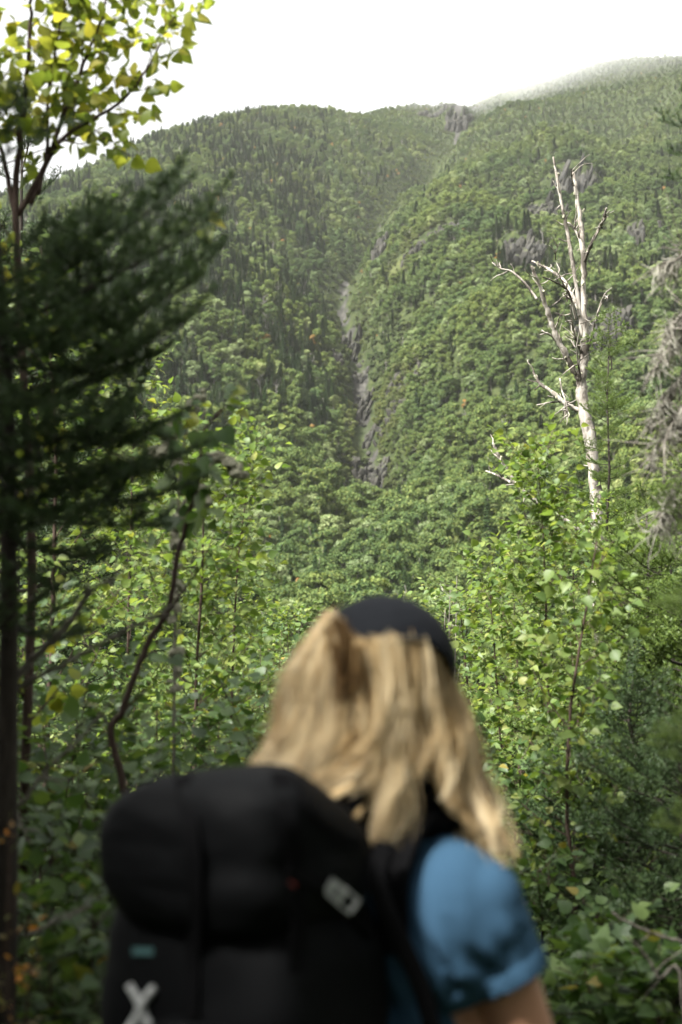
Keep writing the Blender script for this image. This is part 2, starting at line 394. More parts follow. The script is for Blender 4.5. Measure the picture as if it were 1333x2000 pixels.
m = NT('mountain_ground'); co = m.coord('Object')
att = m.n('Attribute'); att.attribute_name = 'rock'; at2 = m.n('Attribute'); at2.attribute_name = 'grass'
n1 = m.noise(.35, 6, .65, co); n2 = m.noise(.05, 4, .5, co); n3 = m.noise(2.5, 5, .6, co)
soil = m.ramp(n1, [(.3, (.012, .017, .007)), (.5, (.028, .038, .013)), (.7, (.055, .065, .022))])
gr = m.ramp(m.noise(.8, 5, .7, co), [(.3, (.035, .046, .016)), (.5, (.055, .065, .022)), (.68, (.08, .078, .03)), (.8, (.14, .115, .07))])
sv = m.coord('Object', (.5, .25, .12))
rk = m.ramp(m.noise(1.4, 8, .75, sv, 1.0), [(.28, (.01, .01, .01)), (.45, (.03, .029, .026)), (.6, (.062, .059, .052)), (.78, (.13, .12, .105))])
c = m.mix(m.ramp(m.math('ADD', at2.outputs['Fac'], m.math('MULTIPLY', m.math('SUBTRACT', n1, .5), .8)), [(.42, (0, 0, 0)), (.58, (1, 1, 1))]), soil, gr)
c = m.mix(m.ramp(m.math('ADD', att.outputs['Fac'], m.math('MULTIPLY', m.math('SUBTRACT', n1, .5), .9)), [(.4, (0, 0, 0)), (.52, (1, 1, 1))]), c, rk)
M['ground'] = m.done(m.bsdf(c, .95, .1, n1, .8, .5))
gme = mk_mesh('terrain', GV, GQ, M['ground'], True)
for nm, arr in (('rock', rockm), ('grass', grassm)):
    a = gme.attributes.new(nm, 'FLOAT', 'POINT'); a.data.foreach_set('value', arr.astype(np.float32))
ter = add_obj('mountain_terrain', gme); tag(ter, 'steep green mountainside rising from the forest floor to a misty crest', kind='structure')

# ------------------------------------------------------------------ rock: chiselled slabs
m = NT('crag_rock'); co = m.coord('Object'); sv = m.coord('Object', (.6, .6, .16))
nz = m.noise(.9, 9, .75, sv, .8); nb = m.noise(.25, 4, .6, co); nf = m.noise(3.0, 6, .7, sv, .4)
c = m.ramp(nz, [(.25, (.008, .0078, .007)), (.42, (.026, .025, .021)), (.56, (.055, .052, .044)), (.74, (.12, .112, .094))])
c = m.mix(m.ramp(nb, [(.48, (0, 0, 0)), (.62, (.75, .75, .75))]), c, m.ramp(nf, [(.35, (.016, .0165, .016)), (.65, (.05, .05, .048))]))
geo = m.n('NewGeometry'); sx = m.n('SeparateXYZ'); m.l(geo.outputs['Normal'], sx.inputs[0])
mossf = m.math('MULTIPLY', m.ramp(sx.outputs['Z'], [(.5, (0, 0, 0)), (.75, (1, 1, 1))]), m.ramp(m.noise(.6, 5, .6, co), [(.42, (0, 0, 0)), (.55, (1, 1, 1))]))
c = m.mix(mossf, c, (.06, .072, .024))
M['rock'] = m.done(m.bsdf(c, .9, .15, nf, .7, .25))

def _ico(sub):
    bm = bmesh.new(); bmesh.ops.create_icosphere(bm, subdivisions=sub, radius=1)
    V = np.array([v.co[:] for v in bm.verts]); F = np.array([[v.index for v in f.verts] for f in bm.faces]); bm.free(); return V, F
ICO3, ICO4, ICO2 = _ico(3), _ico(4), _ico(2)
def slab(rg, size, tilt, yaw, ico=ICO4, nplane=34, rough=.05):
    """a rock block: unit sphere cut back by random planes, scaled and tilted"""
    V, F = ico; n = np.vstack([unit(rg.normal(size=(nplane, 3))), unit(np.vstack([np.eye(3), -np.eye(3)]) + rg.normal(size=(6, 3)) * .18)]); h = np.concatenate([rg.uniform(.58, 1.0, nplane), rg.uniform(.5, .68, 6)])
    dt = np.maximum(V @ n.T, 1e-3); r = np.min(h / dt, axis=1); r = np.minimum(r, 1.15)
    W = V * r[:, None]
    W = W * (1 + rough * fbm(W * np.array([3, 3, 1.2]) + rg.uniform(0, 50), 4, int(rg.integers(999))))[:, None]
    W = W * np.asarray(size)
    Rm = np.array(Euler((tilt[0], tilt[1], yaw)).to_matrix())
    return W @ Rm.T, F
def crag(r, c, rg):
    """slabs side by side, leaning together: one broken face standing out of the slope"""
    nm, lb, px, py, wd, ht, n, lean = r; mb = MB()
    n = int(n * 2.6)
    for row in range(3 if ht > 9 else 2):
        for k in range(n):
            t = (k + .5) / n - .5; hh = ht * rg.uniform(.22, .42)
            x = c[0] + t * wd * (1 - .12 * row) + rg.normal() * wd * .04 - row * lean * ht * .2; y = c[1] - ht * .06 + rg.normal() * ht * .03 - row * ht * .19
            z = T1(x, y) + hh * .30 - abs(t) * ht * .06
            V, F = slab(rg, (wd / n * rg.uniform(.8, 1.9), max(1.3, wd / n * .9, ht * .12), hh), (.2 + rg.normal() * .1, lean + rg.normal() * .12), rg.uniform(-.5, .5), ICO4 if wd > 10 else ICO3)
            mb.add(V + np.array([x, y, z]), T=F)
    o = add_obj(nm, mb.mesh(nm, M['rock'], False, c)); o.location = c; return tag(o, lb, 'rock')
rg = np.random.default_rng(11)
for r, c in zip(ROCKS, ROCKC): crag(r, c, rg)
M['rock_bed'] = M['rock']
for k in range(34):
    q = STREAM[int(rg.integers(0, 42))] + rg.normal(size=2) * 1.6; s = rg.uniform(.7, 1.9); V, F = slab(rg, (s, s * .9, s * rg.uniform(.6, 1.1)), (rg.normal() * .3, rg.normal() * .3), rg.uniform(0, 6), ICO2, 20)
    o = add_obj('boulder', mk_mesh('boulder', V, F, M['rock'])); o.location = (q[0], q[1], T1(q[0], q[1]) + .2 * s); tag(o, 'grey broken block lying in the ravine bed', 'boulder', 'broken blocks along the ravine bed')
for px, py, s, lb in ((727, 922, 2.1, 'rounded pale boulder jammed high in the lower ravine'), (716, 972, 1.8, 'angular grey boulder above the ravine foot'), (711, 992, 1.9, 'brownish boulder at the very foot of the ravine'), (728, 955, 1.5, 'dark boulder wedged below the rounded pale one'), (722, 890, 1.6, 'small grey boulder above the rounded pale one')):
    c = hit(px, py); V, F = slab(rg, (s, s * .9, s * .85), (.2, .3), .4, ICO3)
    o = add_obj('boulder', mk_mesh('boulder', V + np.array([0, 0, .35 * s]), F, M['rock'])); o.location = c; tag(o, lb, 'boulder')
# ------------------------------------------------------------------ hillside trees (prototypes shared by the counted trees and the far wood)
def crown_mesh(name, mat, rg, H=6.0, W=2.3, nl=13, per=95, leaf=.34, z0=.28):
    """lobes spread through a rounded crown, each lobe a shell of leaf-spray faces"""
    V = []; N = []
    for k in range(nl):
        a = rg.uniform(0, 6.283); f = (k + .5) / nl
        z = H * (z0 + (1 - z0) * (f ** .8) * .92); rr = W * math.sqrt(max(.05, 1 - ((z / H - .52) / .55) ** 2)) * rg.uniform(.25, .78)
        c = np.array([math.cos(a) * rr, math.sin(a) * rr, z]); lr = W * rg.uniform(.34, .52)
        d = unit(rg.normal(size=(per, 3))); d[:, 2] = np.where(d[:, 2] < -.25, -d[:, 2], d[:, 2])
        rad = lr * rg.uniform(.62, 1.08, per); V.append(c + d * rad[:, None] * np.array([1, 1, .8])); N.append(d)
    C = np.vstack(V); N = unit(np.vstack(N) + rg.normal(size=C.shape) * .45)
    n = len(C); u = unit(np.cross(N, rg.normal(size=(n, 3)))); v = np.cross(N, u)
    s = leaf * rg.uniform(.55, 1.25, n)[:, None]
    Q = np.stack([C - u * s, C - v * s * .55 + N * s * .12, C + u * s, C + v * s * .55 + N * s * .12], 1).reshape(-1, 3)
    return Q, np.arange(4 * n).reshape(-1, 4)
def conifer_mesh(rg, H=8.0, W=1.25, tiers=17, per=34, bare=.18):
    V = []
    for k in range(tiers):
        f = k / (tiers - 1); z = H * (bare + (1 - bare) * f); r = W * (1 - f) ** .85 * rg.uniform(.7, 1.15) + .06
        a = rg.uniform(0, 6.283, per); rr = r * np.sqrt(rg.uniform(.08, 1, per)); 
        c = np.stack([np.cos(a) * rr, np.sin(a) * rr, z - rr * .35 + rg.normal(size=per) * .1], -1)
        o = np.stack([np.cos(a), np.sin(a), np.full(per, -.35)], -1); t = np.stack([-np.sin(a), np.cos(a), np.zeros(per)], -1)
        s = rg.uniform(.16, .34, per)[:, None]
        V.append(np.stack([c - o * s * .7, c - t * s * .55, c + o * s * 1.2, c + t * s * .55], 1).reshape(-1, 3))
    V = np.vstack(V); return V, np.arange(len(V)).reshape(-1, 4)
def trunk_mb(rg, H, r, top=.85, limbs=5):
    mb = MB(); p = np.array([[rg.normal() * .1 * k, rg.normal() * .1 * k, H * top * k / 4] for k in range(5)]); p[0] = (0, 0, -.6)
    mb.tube(p, np.linspace(r, r * .25, 5), 5)
    for k in range(limbs):
        a = rg.uniform(0, 6.283); z = H * rg.uniform(.3, .7); b = np.array([0, 0, z]); l = H * .25
        mb.tube([b, b + np.array([math.cos(a) * l * .5, math.sin(a) * l * .5, l * .45]), b + np.array([math.cos(a) * l * .8, math.sin(a) * l * .8, l])], [r * .4, r * .25, r * .1], 4)
    return mb
PROTO = []   # (crown mesh, trunk mesh, joined mesh, type)
def add_proto(kind, Vc, Qc, leafm, tmb, tm):
    cm = mk_mesh('crown', Vc, Qc, leafm); tme = tmb.mesh('trunk', tm)
    Vt = np.vstack(tmb.V); F = [np.vstack(tmb.T)] if tmb.T else []
    Qt = np.vstack(tmb.Q); off = len(Vt)
    V = np.vstack([Vt, Vc]); Fl = F + [Qt, Qc + off]; mi = np.concatenate([np.zeros(sum(len(f) for f in F) + len(Qt)), np.ones(len(Qc))])
    jm = mk_mesh('wood_tree', V, Fl, [tm, leafm], midx=mi)
    PROTO.append((cm, tme, jm, kind))
pr = np.random.default_rng(21)
for k in range(6):
    H = pr.uniform(5.2, 7.2); add_proto('a', *crown_mesh('c', None, pr, H, pr.uniform(1.9, 2.6), 14, 170, .22), M['hill_a'], trunk_mb(pr, H, .11), M['hill_trunk'])
for k in range(3):
    H = pr.uniform(4.8, 6.5); add_proto('b', *crown_mesh('c', None, pr, H, pr.uniform(1.7, 2.3), 13, 160, .2), M['hill_b'], trunk_mb(pr, H, .1), M['hill_trunk'])
for k in range(4):
    H = pr.uniform(6.5, 9.5); add_proto('c', *conifer_mesh(pr, H, pr.uniform(.95, 1.4), 20, 44, pr.uniform(.12, .4)), M['hill_c'], trunk_mb(pr, H, .1, .98, 0), M['hill_trunk'])
for k in range(2):
    add_proto('o', *crown_mesh('c', None, pr, 3.6, 1.4, 9, 80, .24), M['hill_o'], trunk_mb(pr, 3.6, .07), M['hill_trunk'])
for k in range(2):
    add_proto('g', *crown_mesh('c', None, pr, 1.5, 1.2, 8, 70, .2, .1), M['hill_g'], trunk_mb(pr, 1.5, .05), M['hill_trunk'])
for k in range(2):   # bare grey poles
    H = pr.uniform(6, 8); t = trunk_mb(pr, H, .13, 1.0, 7); Vc, Qc = conifer_mesh(pr, H, .3, 5, 6, .5)
    add_proto('d', Vc, Qc, M['hill_grey'], t, M['hill_grey'])
KIDX = {k: [i for i, p in enumerate(PROTO) if p[3] == k] for k in 'abcogd'}

fr = np.random.default_rng(5)
pts = []
def jitter_grid(y0, y1, cell):
    yy = np.arange(y0, y1, cell); out = []
    for y in yy:
        h = .29 * y + 14; x = np.arange(-h, h, cell); out.append(np.stack([x, np.full_like(x, y)], -1))
    p = np.vstack(out); return p + fr.uniform(-.5, .5, p.shape) * cell * 1.0
G = np.vstack([jitter_grid(60, 185, 3.2), jitter_grid(185, 420, 2.75), jitter_grid(420, 800, 3.05), jitter_grid(800, 1215, 3.4)])
gz, gd, gt = terrain(G[:, 0], G[:, 1], True)
gm = grass_mask(G[:, 0], G[:, 1]) + fbm2(G[:, 0], G[:, 1], 14, 3, 40) * .35
crest_d = np.exp(-(((G[:, 0] - 92) / 36) ** 2 + ((G[:, 1] - 1165) / 50) ** 2))
def rock_clear(x, y, f=1.0):
    k = np.ones(len(x), bool)
    for r, c in zip(ROCKS, ROCKC):
        k &= ~((np.abs(x - c[0]) < r[4] * .5 * f + .6) & (y > c[1] - r[5] * (.55 if r[5] > 9 else .35) - 8 * f) & (y < c[1] + r[5] * .04))
    return k
def stream_clear(t): return np.interp(t, [0, .3, .40, .47, .56, .62, .7, .9, 1], [4.4, 4.0, 3.0, 1.4, 2.0, 2.6, .4, .8, 4])
keep = rock_clear(G[:, 0], G[:, 1]) & ~((gd < stream_clear(gt) * (1.15 + .8 * fbm2(G[:, 0], G[:, 1], 12, 2, 61))) & (G[:, 1] > 385)) & ~((crest_d > .5) & (fr.uniform(size=len(G)) < .8))
thin = (gm > .45) & (fr.uniform(size=len(G)) < .3); 
GX, GY = G[:, 0], G[:, 1]
gpx, gpy, gdp = proj(np.stack([GX, GY, gz + 3], -1))
dens = fbm2(GX, GY, 45, 3, 71)
u1 = fr.uniform(size=len(G)); 
kind = np.full(len(G), 'a'); 
pale = fbm2(GX, GY, 30, 3, 55) + .25 * (gpx > 700) - .1
kind[(u1 < .13 + .3 * np.clip(pale, 0, 1))] = 'b'
con = fbm2(GX, GY, 38, 3, 91) + np.where((gpx < 640) & (gpy < 850), .26, -.28) + np.where((gpx < 560) & (gpy < 600), .1, 0) + np.where((gpx > 960) & (gpx < 1080) & (gpy > 440) & (gpy < 700), .3, 0)
u2 = fr.uniform(size=len(G)); kind[(con > .12) & (u2 < .72)] = 'c'; kind[(con <= .12) & (u2 < .07) & (GY > 150)] = 'c'
u3 = fr.uniform(size=len(G)); kind[u3 < .012] = 'o'; kind[(con > .1) & (u3 > .975)] = 'd'; kind[u3 > .99] = 'd'
kind[gm > .45] = 'g'
mouth = (GY > 335) & (GY < 402) & (np.abs(GX - STREAM[0][0]) < 9 - (402 - GY) * .06); kind[mouth] = 'g'
scl = fr.choice([.6, .8, 1, 1, 1.2, 1.4], len(G)) * fr.uniform(.85, 1.15, len(G)) * np.interp(gz, [0, 120, 300, 420, 500], [.95, .84, .68, .48, .33])
nearst = np.clip((gd - 3) / 10, .45, 1); scl = np.where(GY > 385, scl * nearst, scl); scl = np.where(kind == 'g', scl * fr.choice([.5, .8, 1.2, 1.9], len(G)), scl)
hidden = GY < 190
idx = np.array([fr.choice(KIDX[k]) for k in kind])
P3 = np.stack([GX, GY, gz - .15], -1)
ok = keep & ~thin 
# counted trees: the nearest ones that stand in plain view on the rise below the ravine
vis = ok & (GY > 188) & (GY < 345) & (gpx > 500) & (gpx < 930) & (gpy > 985) & (gpy < 1185) & (np.isin(kind, list('abc')))
order = np.argsort(np.where(vis, GY, 1e9)); sel = order[:min(260, int(vis.sum()))]
LBL = {'a': ('broadleaf_tree', 'round green crowned tree', 'green trees on the rise below the ravine'),
       'b': ('broadleaf_tree', 'pale silvery green tree', 'pale trees on the rise below the ravine'),
       'c': ('conifer_tree', 'dark pointed conifer', 'conifers on the rise below the ravine')}
def where(i):
    a_ = 'small' if scl[i] < .68 else ('large' if scl[i] > 1.0 else 'medium')
    b_ = 'low on' if GY[i] < 232 else ('midway up' if GY[i] < 285 else 'near the top of')
    c_ = 'beyond the slim drooping birch' if gpx[i] < 620 else ('straight below the ravine foot' if gpx[i] < 790 else 'towards the leaning birch sapling')
    return a_, b_ + ' the wooded rise ' + c_
for i in sel:
    cm, tm, jm, k = PROTO[idx[i]]; nm, lb, gp = LBL[k]; w_ = where(i); lb = w_[0] + ' ' + lb + ' ' + w_[1]
    e = empty(nm, P3[i], lb, 'tree', gp); e.rotation_euler[2] = float(fr.uniform(0, 6.28)); s = float(scl[i]); e.scale = (s, s, s * float(fr.uniform(.85, 1.15)))
    add_obj('trunk', tm, e); add_obj('crown', cm, e)
rest = ok.copy(); rest[sel] = False
pc = bpy.data.collections.new('wood_prototypes')
for i, p in enumerate(PROTO): pc.objects.link(bpy.data.objects.new('wood_tree_%02d' % i, p[2]))
def instancer(name, pts, idx, scl, coll, label, flat=None):
    n = len(pts); me = bpy.data.meshes.new(name); me.vertices.add(n); me.vertices.foreach_set('co', pts.astype(np.float32).ravel())
    def at(nm, ty, arr, key): a = me.attributes.new(nm, ty, 'POINT'); a.data.foreach_set(key, arr)
    at('pick', 'INT', idx.astype(np.int32), 'value')
    rot = np.stack([fr.normal(size=n) * .05, fr.normal(size=n) * .05, fr.uniform(0, 6.283, n)], -1).astype(np.float32); at('rot', 'FLOAT_VECTOR', rot.ravel(), 'vector')
    s3 = np.stack([scl * fr.uniform(.9, 1.12, n), scl * fr.uniform(.9, 1.12, n), scl * fr.uniform(.85, 1.18, n)], -1).astype(np.float32); at('siz', 'FLOAT_VECTOR', s3.ravel(), 'vector')
    o = add_obj(name, me); tag(o, label, kind='stuff')
    ng = bpy.data.node_groups.new(name, 'GeometryNodeTree')
    ng.interface.new_socket('Geometry', in_out='INPUT', socket_type='NodeSocketGeometry'); ng.interface.new_socket('Geometry', in_out='OUTPUT', socket_type='NodeSocketGeometry')
    N = ng.nodes; gi = N.new('NodeGroupInput'); go = N.new('NodeGroupOutput'); ip = N.new('GeometryNodeInstanceOnPoints'); ci = N.new('GeometryNodeCollectionInfo')
    ci.inputs['Collection'].default_value = coll; ci.inputs['Separate Children'].default_value = True; ci.inputs['Reset Children'].default_value = True
    def na(nm, ty): x = N.new('GeometryNodeInputNamedAttribute'); x.data_type = ty; x.inputs[0].default_value = nm; return x.outputs[0]
    L = ng.links; L.new(gi.outputs[0], ip.inputs['Points']); L.new(ci.outputs[0], ip.inputs['Instance']); ip.inputs['Pick Instance'].default_value = True
    L.new(na('pick', 'INT'), ip.inputs['Instance Index']); L.new(na('rot', 'FLOAT_VECTOR'), ip.inputs['Rotation']); L.new(na('siz', 'FLOAT_VECTOR'), ip.inputs['Scale'])
    L.new(ip.outputs[0], go.inputs[0]); md = o.modifiers.new('plant', 'NODES'); md.node_group = ng
    return o
instancer('mountain_forest', P3[rest], idx[rest], scl[rest], pc, 'dense mixed green forest covering the whole mountainside')
# low scrub filling between the trees
sc_ = np.vstack([jitter_grid(185, 420, 4.0), jitter_grid(420, 1215, 4.6)])
sz, sd2, st2 = terrain(sc_[:, 0], sc_[:, 1], True)
gm2 = grass_mask(sc_[:, 0], sc_[:, 1])
k2 = rock_clear(sc_[:, 0], sc_[:, 1], .25) & ~((sd2 < stream_clear(st2) * (.8 + .9 * fbm2(sc_[:, 0], sc_[:, 1], 9, 2, 62))) & (sc_[:, 1] > 385)) & (fr.uniform(size=len(sc_)) > gm2 * .45)
sc_ = sc_[k2]; sz = sz[k2]
instancer('mountain_scrub', np.stack([sc_[:, 0], sc_[:, 1], sz - .1], -1), np.array(KIDX['g'])[fr.integers(0, 2, len(sc_))], fr.uniform(.6, 1.6, len(sc_)) * np.interp(sz, [0, 300, 500], [1, .85, .6]), pc, 'low green scrub between the trees of the mountainside')

hp = np.vstack([np.stack([P(px, py, d)[0] + fr.normal(size=260) * 11, d + fr.normal(size=260) * 26], -1) for px, py, d in ((790, 695, 500), (780, 590, 575), (765, 770, 470), (840, 470, 690), (740, 640, 560), (1110, 300, 810))])
hp = np.vstack([hp] + [np.stack([c[0] + fr.uniform(-.9, .9, 60) * r[4], c[1] + fr.uniform(-.9, .7, 60) * (r[5] * .4 + 10)], -1) for r, c in zip(ROCKS, ROCKC)])
hz_, hd_, ht_ = terrain(hp[:, 0], hp[:, 1], True); kk = (hd_ > 3.5); hp = hp[kk]; hz_ = hz_[kk]
instancer('heath', np.stack([hp[:, 0], hp[:, 1], hz_ - .1], -1), np.array(KIDX['g'])[fr.integers(0, 2, len(hp))], fr.uniform(.35, 1.3, len(hp)), pc, 'patchy low heath on the grassy spur beside the ravine')

# ------------------------------------------------------------------ air
m = NT('haze_air'); pv = m.n('VolumePrincipled'); pv.inputs['Color'].default_value = (1, 1, 1, 1); pv.inputs['Density'].default_value = 0.000065
pv.inputs['Anisotropy'].default_value = 0.3
m.l(pv.outputs[0], m.out.inputs['Volume'])
hz = MB()
x0, x1, y0, y1, z0, z1 = -800, 800, -70, 2330, -60, 620
c8 = np.array([[x, y, z] for z in (z0, z1) for y in (y0, y1) for x in (x0, x1)], float)
hz.add(c8, Q=[[0, 2, 3, 1], [4, 5, 7, 6], [0, 1, 5, 4], [2, 6, 7, 3], [0, 4, 6, 2], [1, 3, 7, 5]])
ho = hz.build('haze', m.m); tag(ho, 'thin white mist in the air over the whole valley', kind='stuff')

# low cloud lying on the crest
m = NT('cloud_mist'); pv = m.n('VolumePrincipled'); pv.inputs['Color'].default_value = (1, 1, 1, 1); pv.inputs['Density'].default_value = 0.0042; pv.inputs['Anisotropy'].default_value = .3
m.l(pv.outputs[0], m.out.inputs['Volume'])
for px, py, d, rx, ry, rz, lb in ((1035, 165, 1140, 130, 60, 60, 'soft white cloud veiling the crest right of the notch'), (1240, 95, 1090, 130, 70, 60, 'thin cloud drifting over the highest part of the ridge')):
    c = P(px, py, d); V, F = ICO4; o = add_obj('cloud', mk_mesh('cloud', V * np.array([rx, ry, rz]), F, m.m, True)); o.location = c; tag(o, lb, kind='stuff')
# ------------------------------------------------------------------ leaves, twigs and boughs of the near plants
def leaf_template(kind='ovate', pet=.28, hi=False):
    """unit blade along +Y (petiole first), folded along the midrib, tip bending down"""
    if kind == 'ovate': prof = [(0, 0), (.05, .18), (.15, .34), (.3, .42), (.48, .39), (.66, .27), (.84, .12), (1, 0)]
    elif kind == 'broad': prof = [(0, 0), (.03, .22), (.1, .38), (.22, .48), (.36, .49), (.52, .42), (.7, .26), (.86, .1), (1, 0)]
    else: prof = [(0, .0), (.18, .16), (.45, .21), (.72, .15), (.9, .06), (1, 0)]
    if not hi and len(prof) > 6: prof = [prof[0]] + [(t, float(np.interp(t, [q[0] for q in prof], [q[1] for q in prof]))) for t in (.10, .30, .56, .82)] + [(1, 0)]
    V = []; T = []; Q = []
    for t, wd in prof:
        z = -.16 * t * t
        if wd == 0: V.append((0, pet + t, z))
        else: V += [(-wd, pet + t - .03, z + wd * .30), (0, pet + t, z), (wd, pet + t - .03, z + wd * .30)]
    n = len(prof) - 2
    T += [(0, 2, 1), (0, 3, 2)]
    for k in range(n - 1):
        a = 1 + 3 * k; Q += [(a, a + 1, a + 4, a + 3), (a + 1, a + 2, a + 5, a + 4)]
    a = 1 + 3 * (n - 1); e = 1 + 3 * n
    T += [(a, a + 1, e), (a + 1, a + 2, e)]
    b = len(V); V += [(-.012, 0, 0), (.012, 0, 0), (.012, pet + .05, 0), (-.012, pet + .05, 0)]; Q.append((b, b + 1, b + 2, b + 3))
    return np.array(V), np.array(T), np.array(Q)
def maple_template(pet=.5):
    ang = np.radians([0, 30, 62, 90, 118, 150, 180 + 30, 270, 360 - 30]); 
    o = [(0, 0), (.42, -.06), (.30, .16), (.55, .34), (.24, .42), (.20, .62), (0, .98), (-.20, .62), (-.24, .42), (-.55, .34), (-.30, .16), (-.42, -.06)]
    V = [(0, pet + .3, .05)] + [(x, pet + y, -.12 * abs(x) - .1 * y * y) for x, y in o]; n = len(o)
    T = [(0, 1 + (k + 1) % n, 1 + k) for k in range(n)]
    b = len(V); V += [(-.012, 0, 0), (.012, 0, 0), (.012, pet + .05, 0), (-.012, pet + .05, 0)]
    return np.array(V), np.array(T), np.array([(b, b + 1, b + 2, b + 3)])
TPL = {'ovate': leaf_template('ovate'), 'broad': leaf_template('broad'), 'narrow': leaf_template('narrow', .1), 'maple': maple_template()}
HI = {k: leaf_template(k, .1 if k == 'narrow' else .28, True) for k in ('ovate', 'broad', 'narrow')}; HI['maple'] = TPL['maple']
_lm = {}
def leaf_single(kind, mat):
    if (kind, mat.name) not in _lm:
        V, T, Q = HI[kind]; _lm[(kind, mat.name)] = mk_mesh('leaf', V, [T, Q], mat, True)
    return _lm[(kind, mat.name)]

class Leaves:
    def __init__(s): s.p = []; s.a = []; s.n = []; s.s = []
    def add(s, p, a, n, size): s.p.append(p); s.a.append(a); s.n.append(n); s.s.append(size)
    def finish(s, root, kind, mat, cap=250, minpx=9.0, tall=True):
        if not s.p: return
        p = np.array(s.p); a = unit(np.array(s.a)); n = np.array(s.n); n = unit(n - (n * a).sum(1)[:, None] * a); x = np.cross(a, n); sz = np.array(s.s)
        Rm = np.stack([x, a, n], -1)
        px, py, dep = proj(p); app = sz * FPX / dep
        inside = (px > -25) & (px < 1358) & (py > -25) & (py < 2025) & (p[:, 1] > .2) & (app > minpx)
        o = np.argsort(-np.where(inside, app * (.35 + np.abs(n[:, 1]) + .5 * np.abs(n[:, 2])) / dep, -1)); o = o[:min(cap, int(inside.sum()))]
        me = leaf_single(kind, mat); base = np.array(root.location)
        for i in o:
            m4 = Matrix.Identity(4); r3 = Rm[i] * sz[i]
            for r_ in range(3):
                for c_ in range(3): m4[r_][c_] = r3[r_, c_]
                m4[r_][3] = p[i][r_] - base[r_]
            add_obj('leaf', me, root, m4)
        rest = np.ones(len(p), bool); rest[o] = False
        if rest.sum():
            V, T, Q = TPL[kind]; k = int(rest.sum())
            W = np.einsum('nij,vj->nvi', Rm[rest] * sz[rest][:, None, None], V) + (p[rest] - base)[:, None]
            off = (np.arange(k) * len(V))[:, None, None]
            f = mk_mesh('foliage', W.reshape(-1, 3), [(T[None] + off).reshape(-1, 3), (Q[None] + off).reshape(-1, 4)], mat, True)
            tag(add_obj('foliage', f, root), kind='stuff')

def grow(rg, start, d, L, nseg=6, up=.15, wob=.12):
    p = [np.array(start, float)]; d = unit(d); st = L / nseg
    for k in range(nseg):
        d = unit(d + np.array([0, 0, up / nseg * 2]) + rg.normal(size=3) * wob); p.append(p[-1] + d * st)
    return np.array(p)
def at_t(path, t):
    s = np.linalg.norm(np.diff(path, axis=0), axis=1); c = np.concatenate([[0], np.cumsum(s)]); x = t * c[-1]
    i = min(np.searchsorted(c, x, side='right') - 1, len(s) - 1); f = (x - c[i]) / (s[i] + 1e-9)
    return path[i] * (1 - f) + path[i + 1] * f, unit(path[i + 1] - path[i])
def plen(path): return float(np.linalg.norm(np.diff(path, axis=0), axis=1).sum())
SUNV = np.array(sdir)

def leaves_along(rg, lv, path, spacing, size, t0=.15, droop=.5, flat=.8, jit=.35):
    n = max(2, int(plen(path) * (1 - t0) / spacing)); side = 1
    for k in range(n + 1):
        t = t0 + (1 - t0) * k / n; q, d = at_t(path, min(t, .999)); side = -side
        h = unit(np.cross(d, [0, 0, 1]) + 1e-6) * side
        a = unit(d * .55 + h * .8 + np.array([0, 0, -droop]) * rg.uniform(.3, 1.3) + rg.normal(size=3) * jit)
        if k == n: a = unit(d + np.array([0, 0, -droop * .5]))
        nn = unit(np.array([0, -.15, flat]) + rg.normal(size=3) * jit * 1.3)
        lv.add(q, a, nn, size * rg.uniform(.6, 1.25))

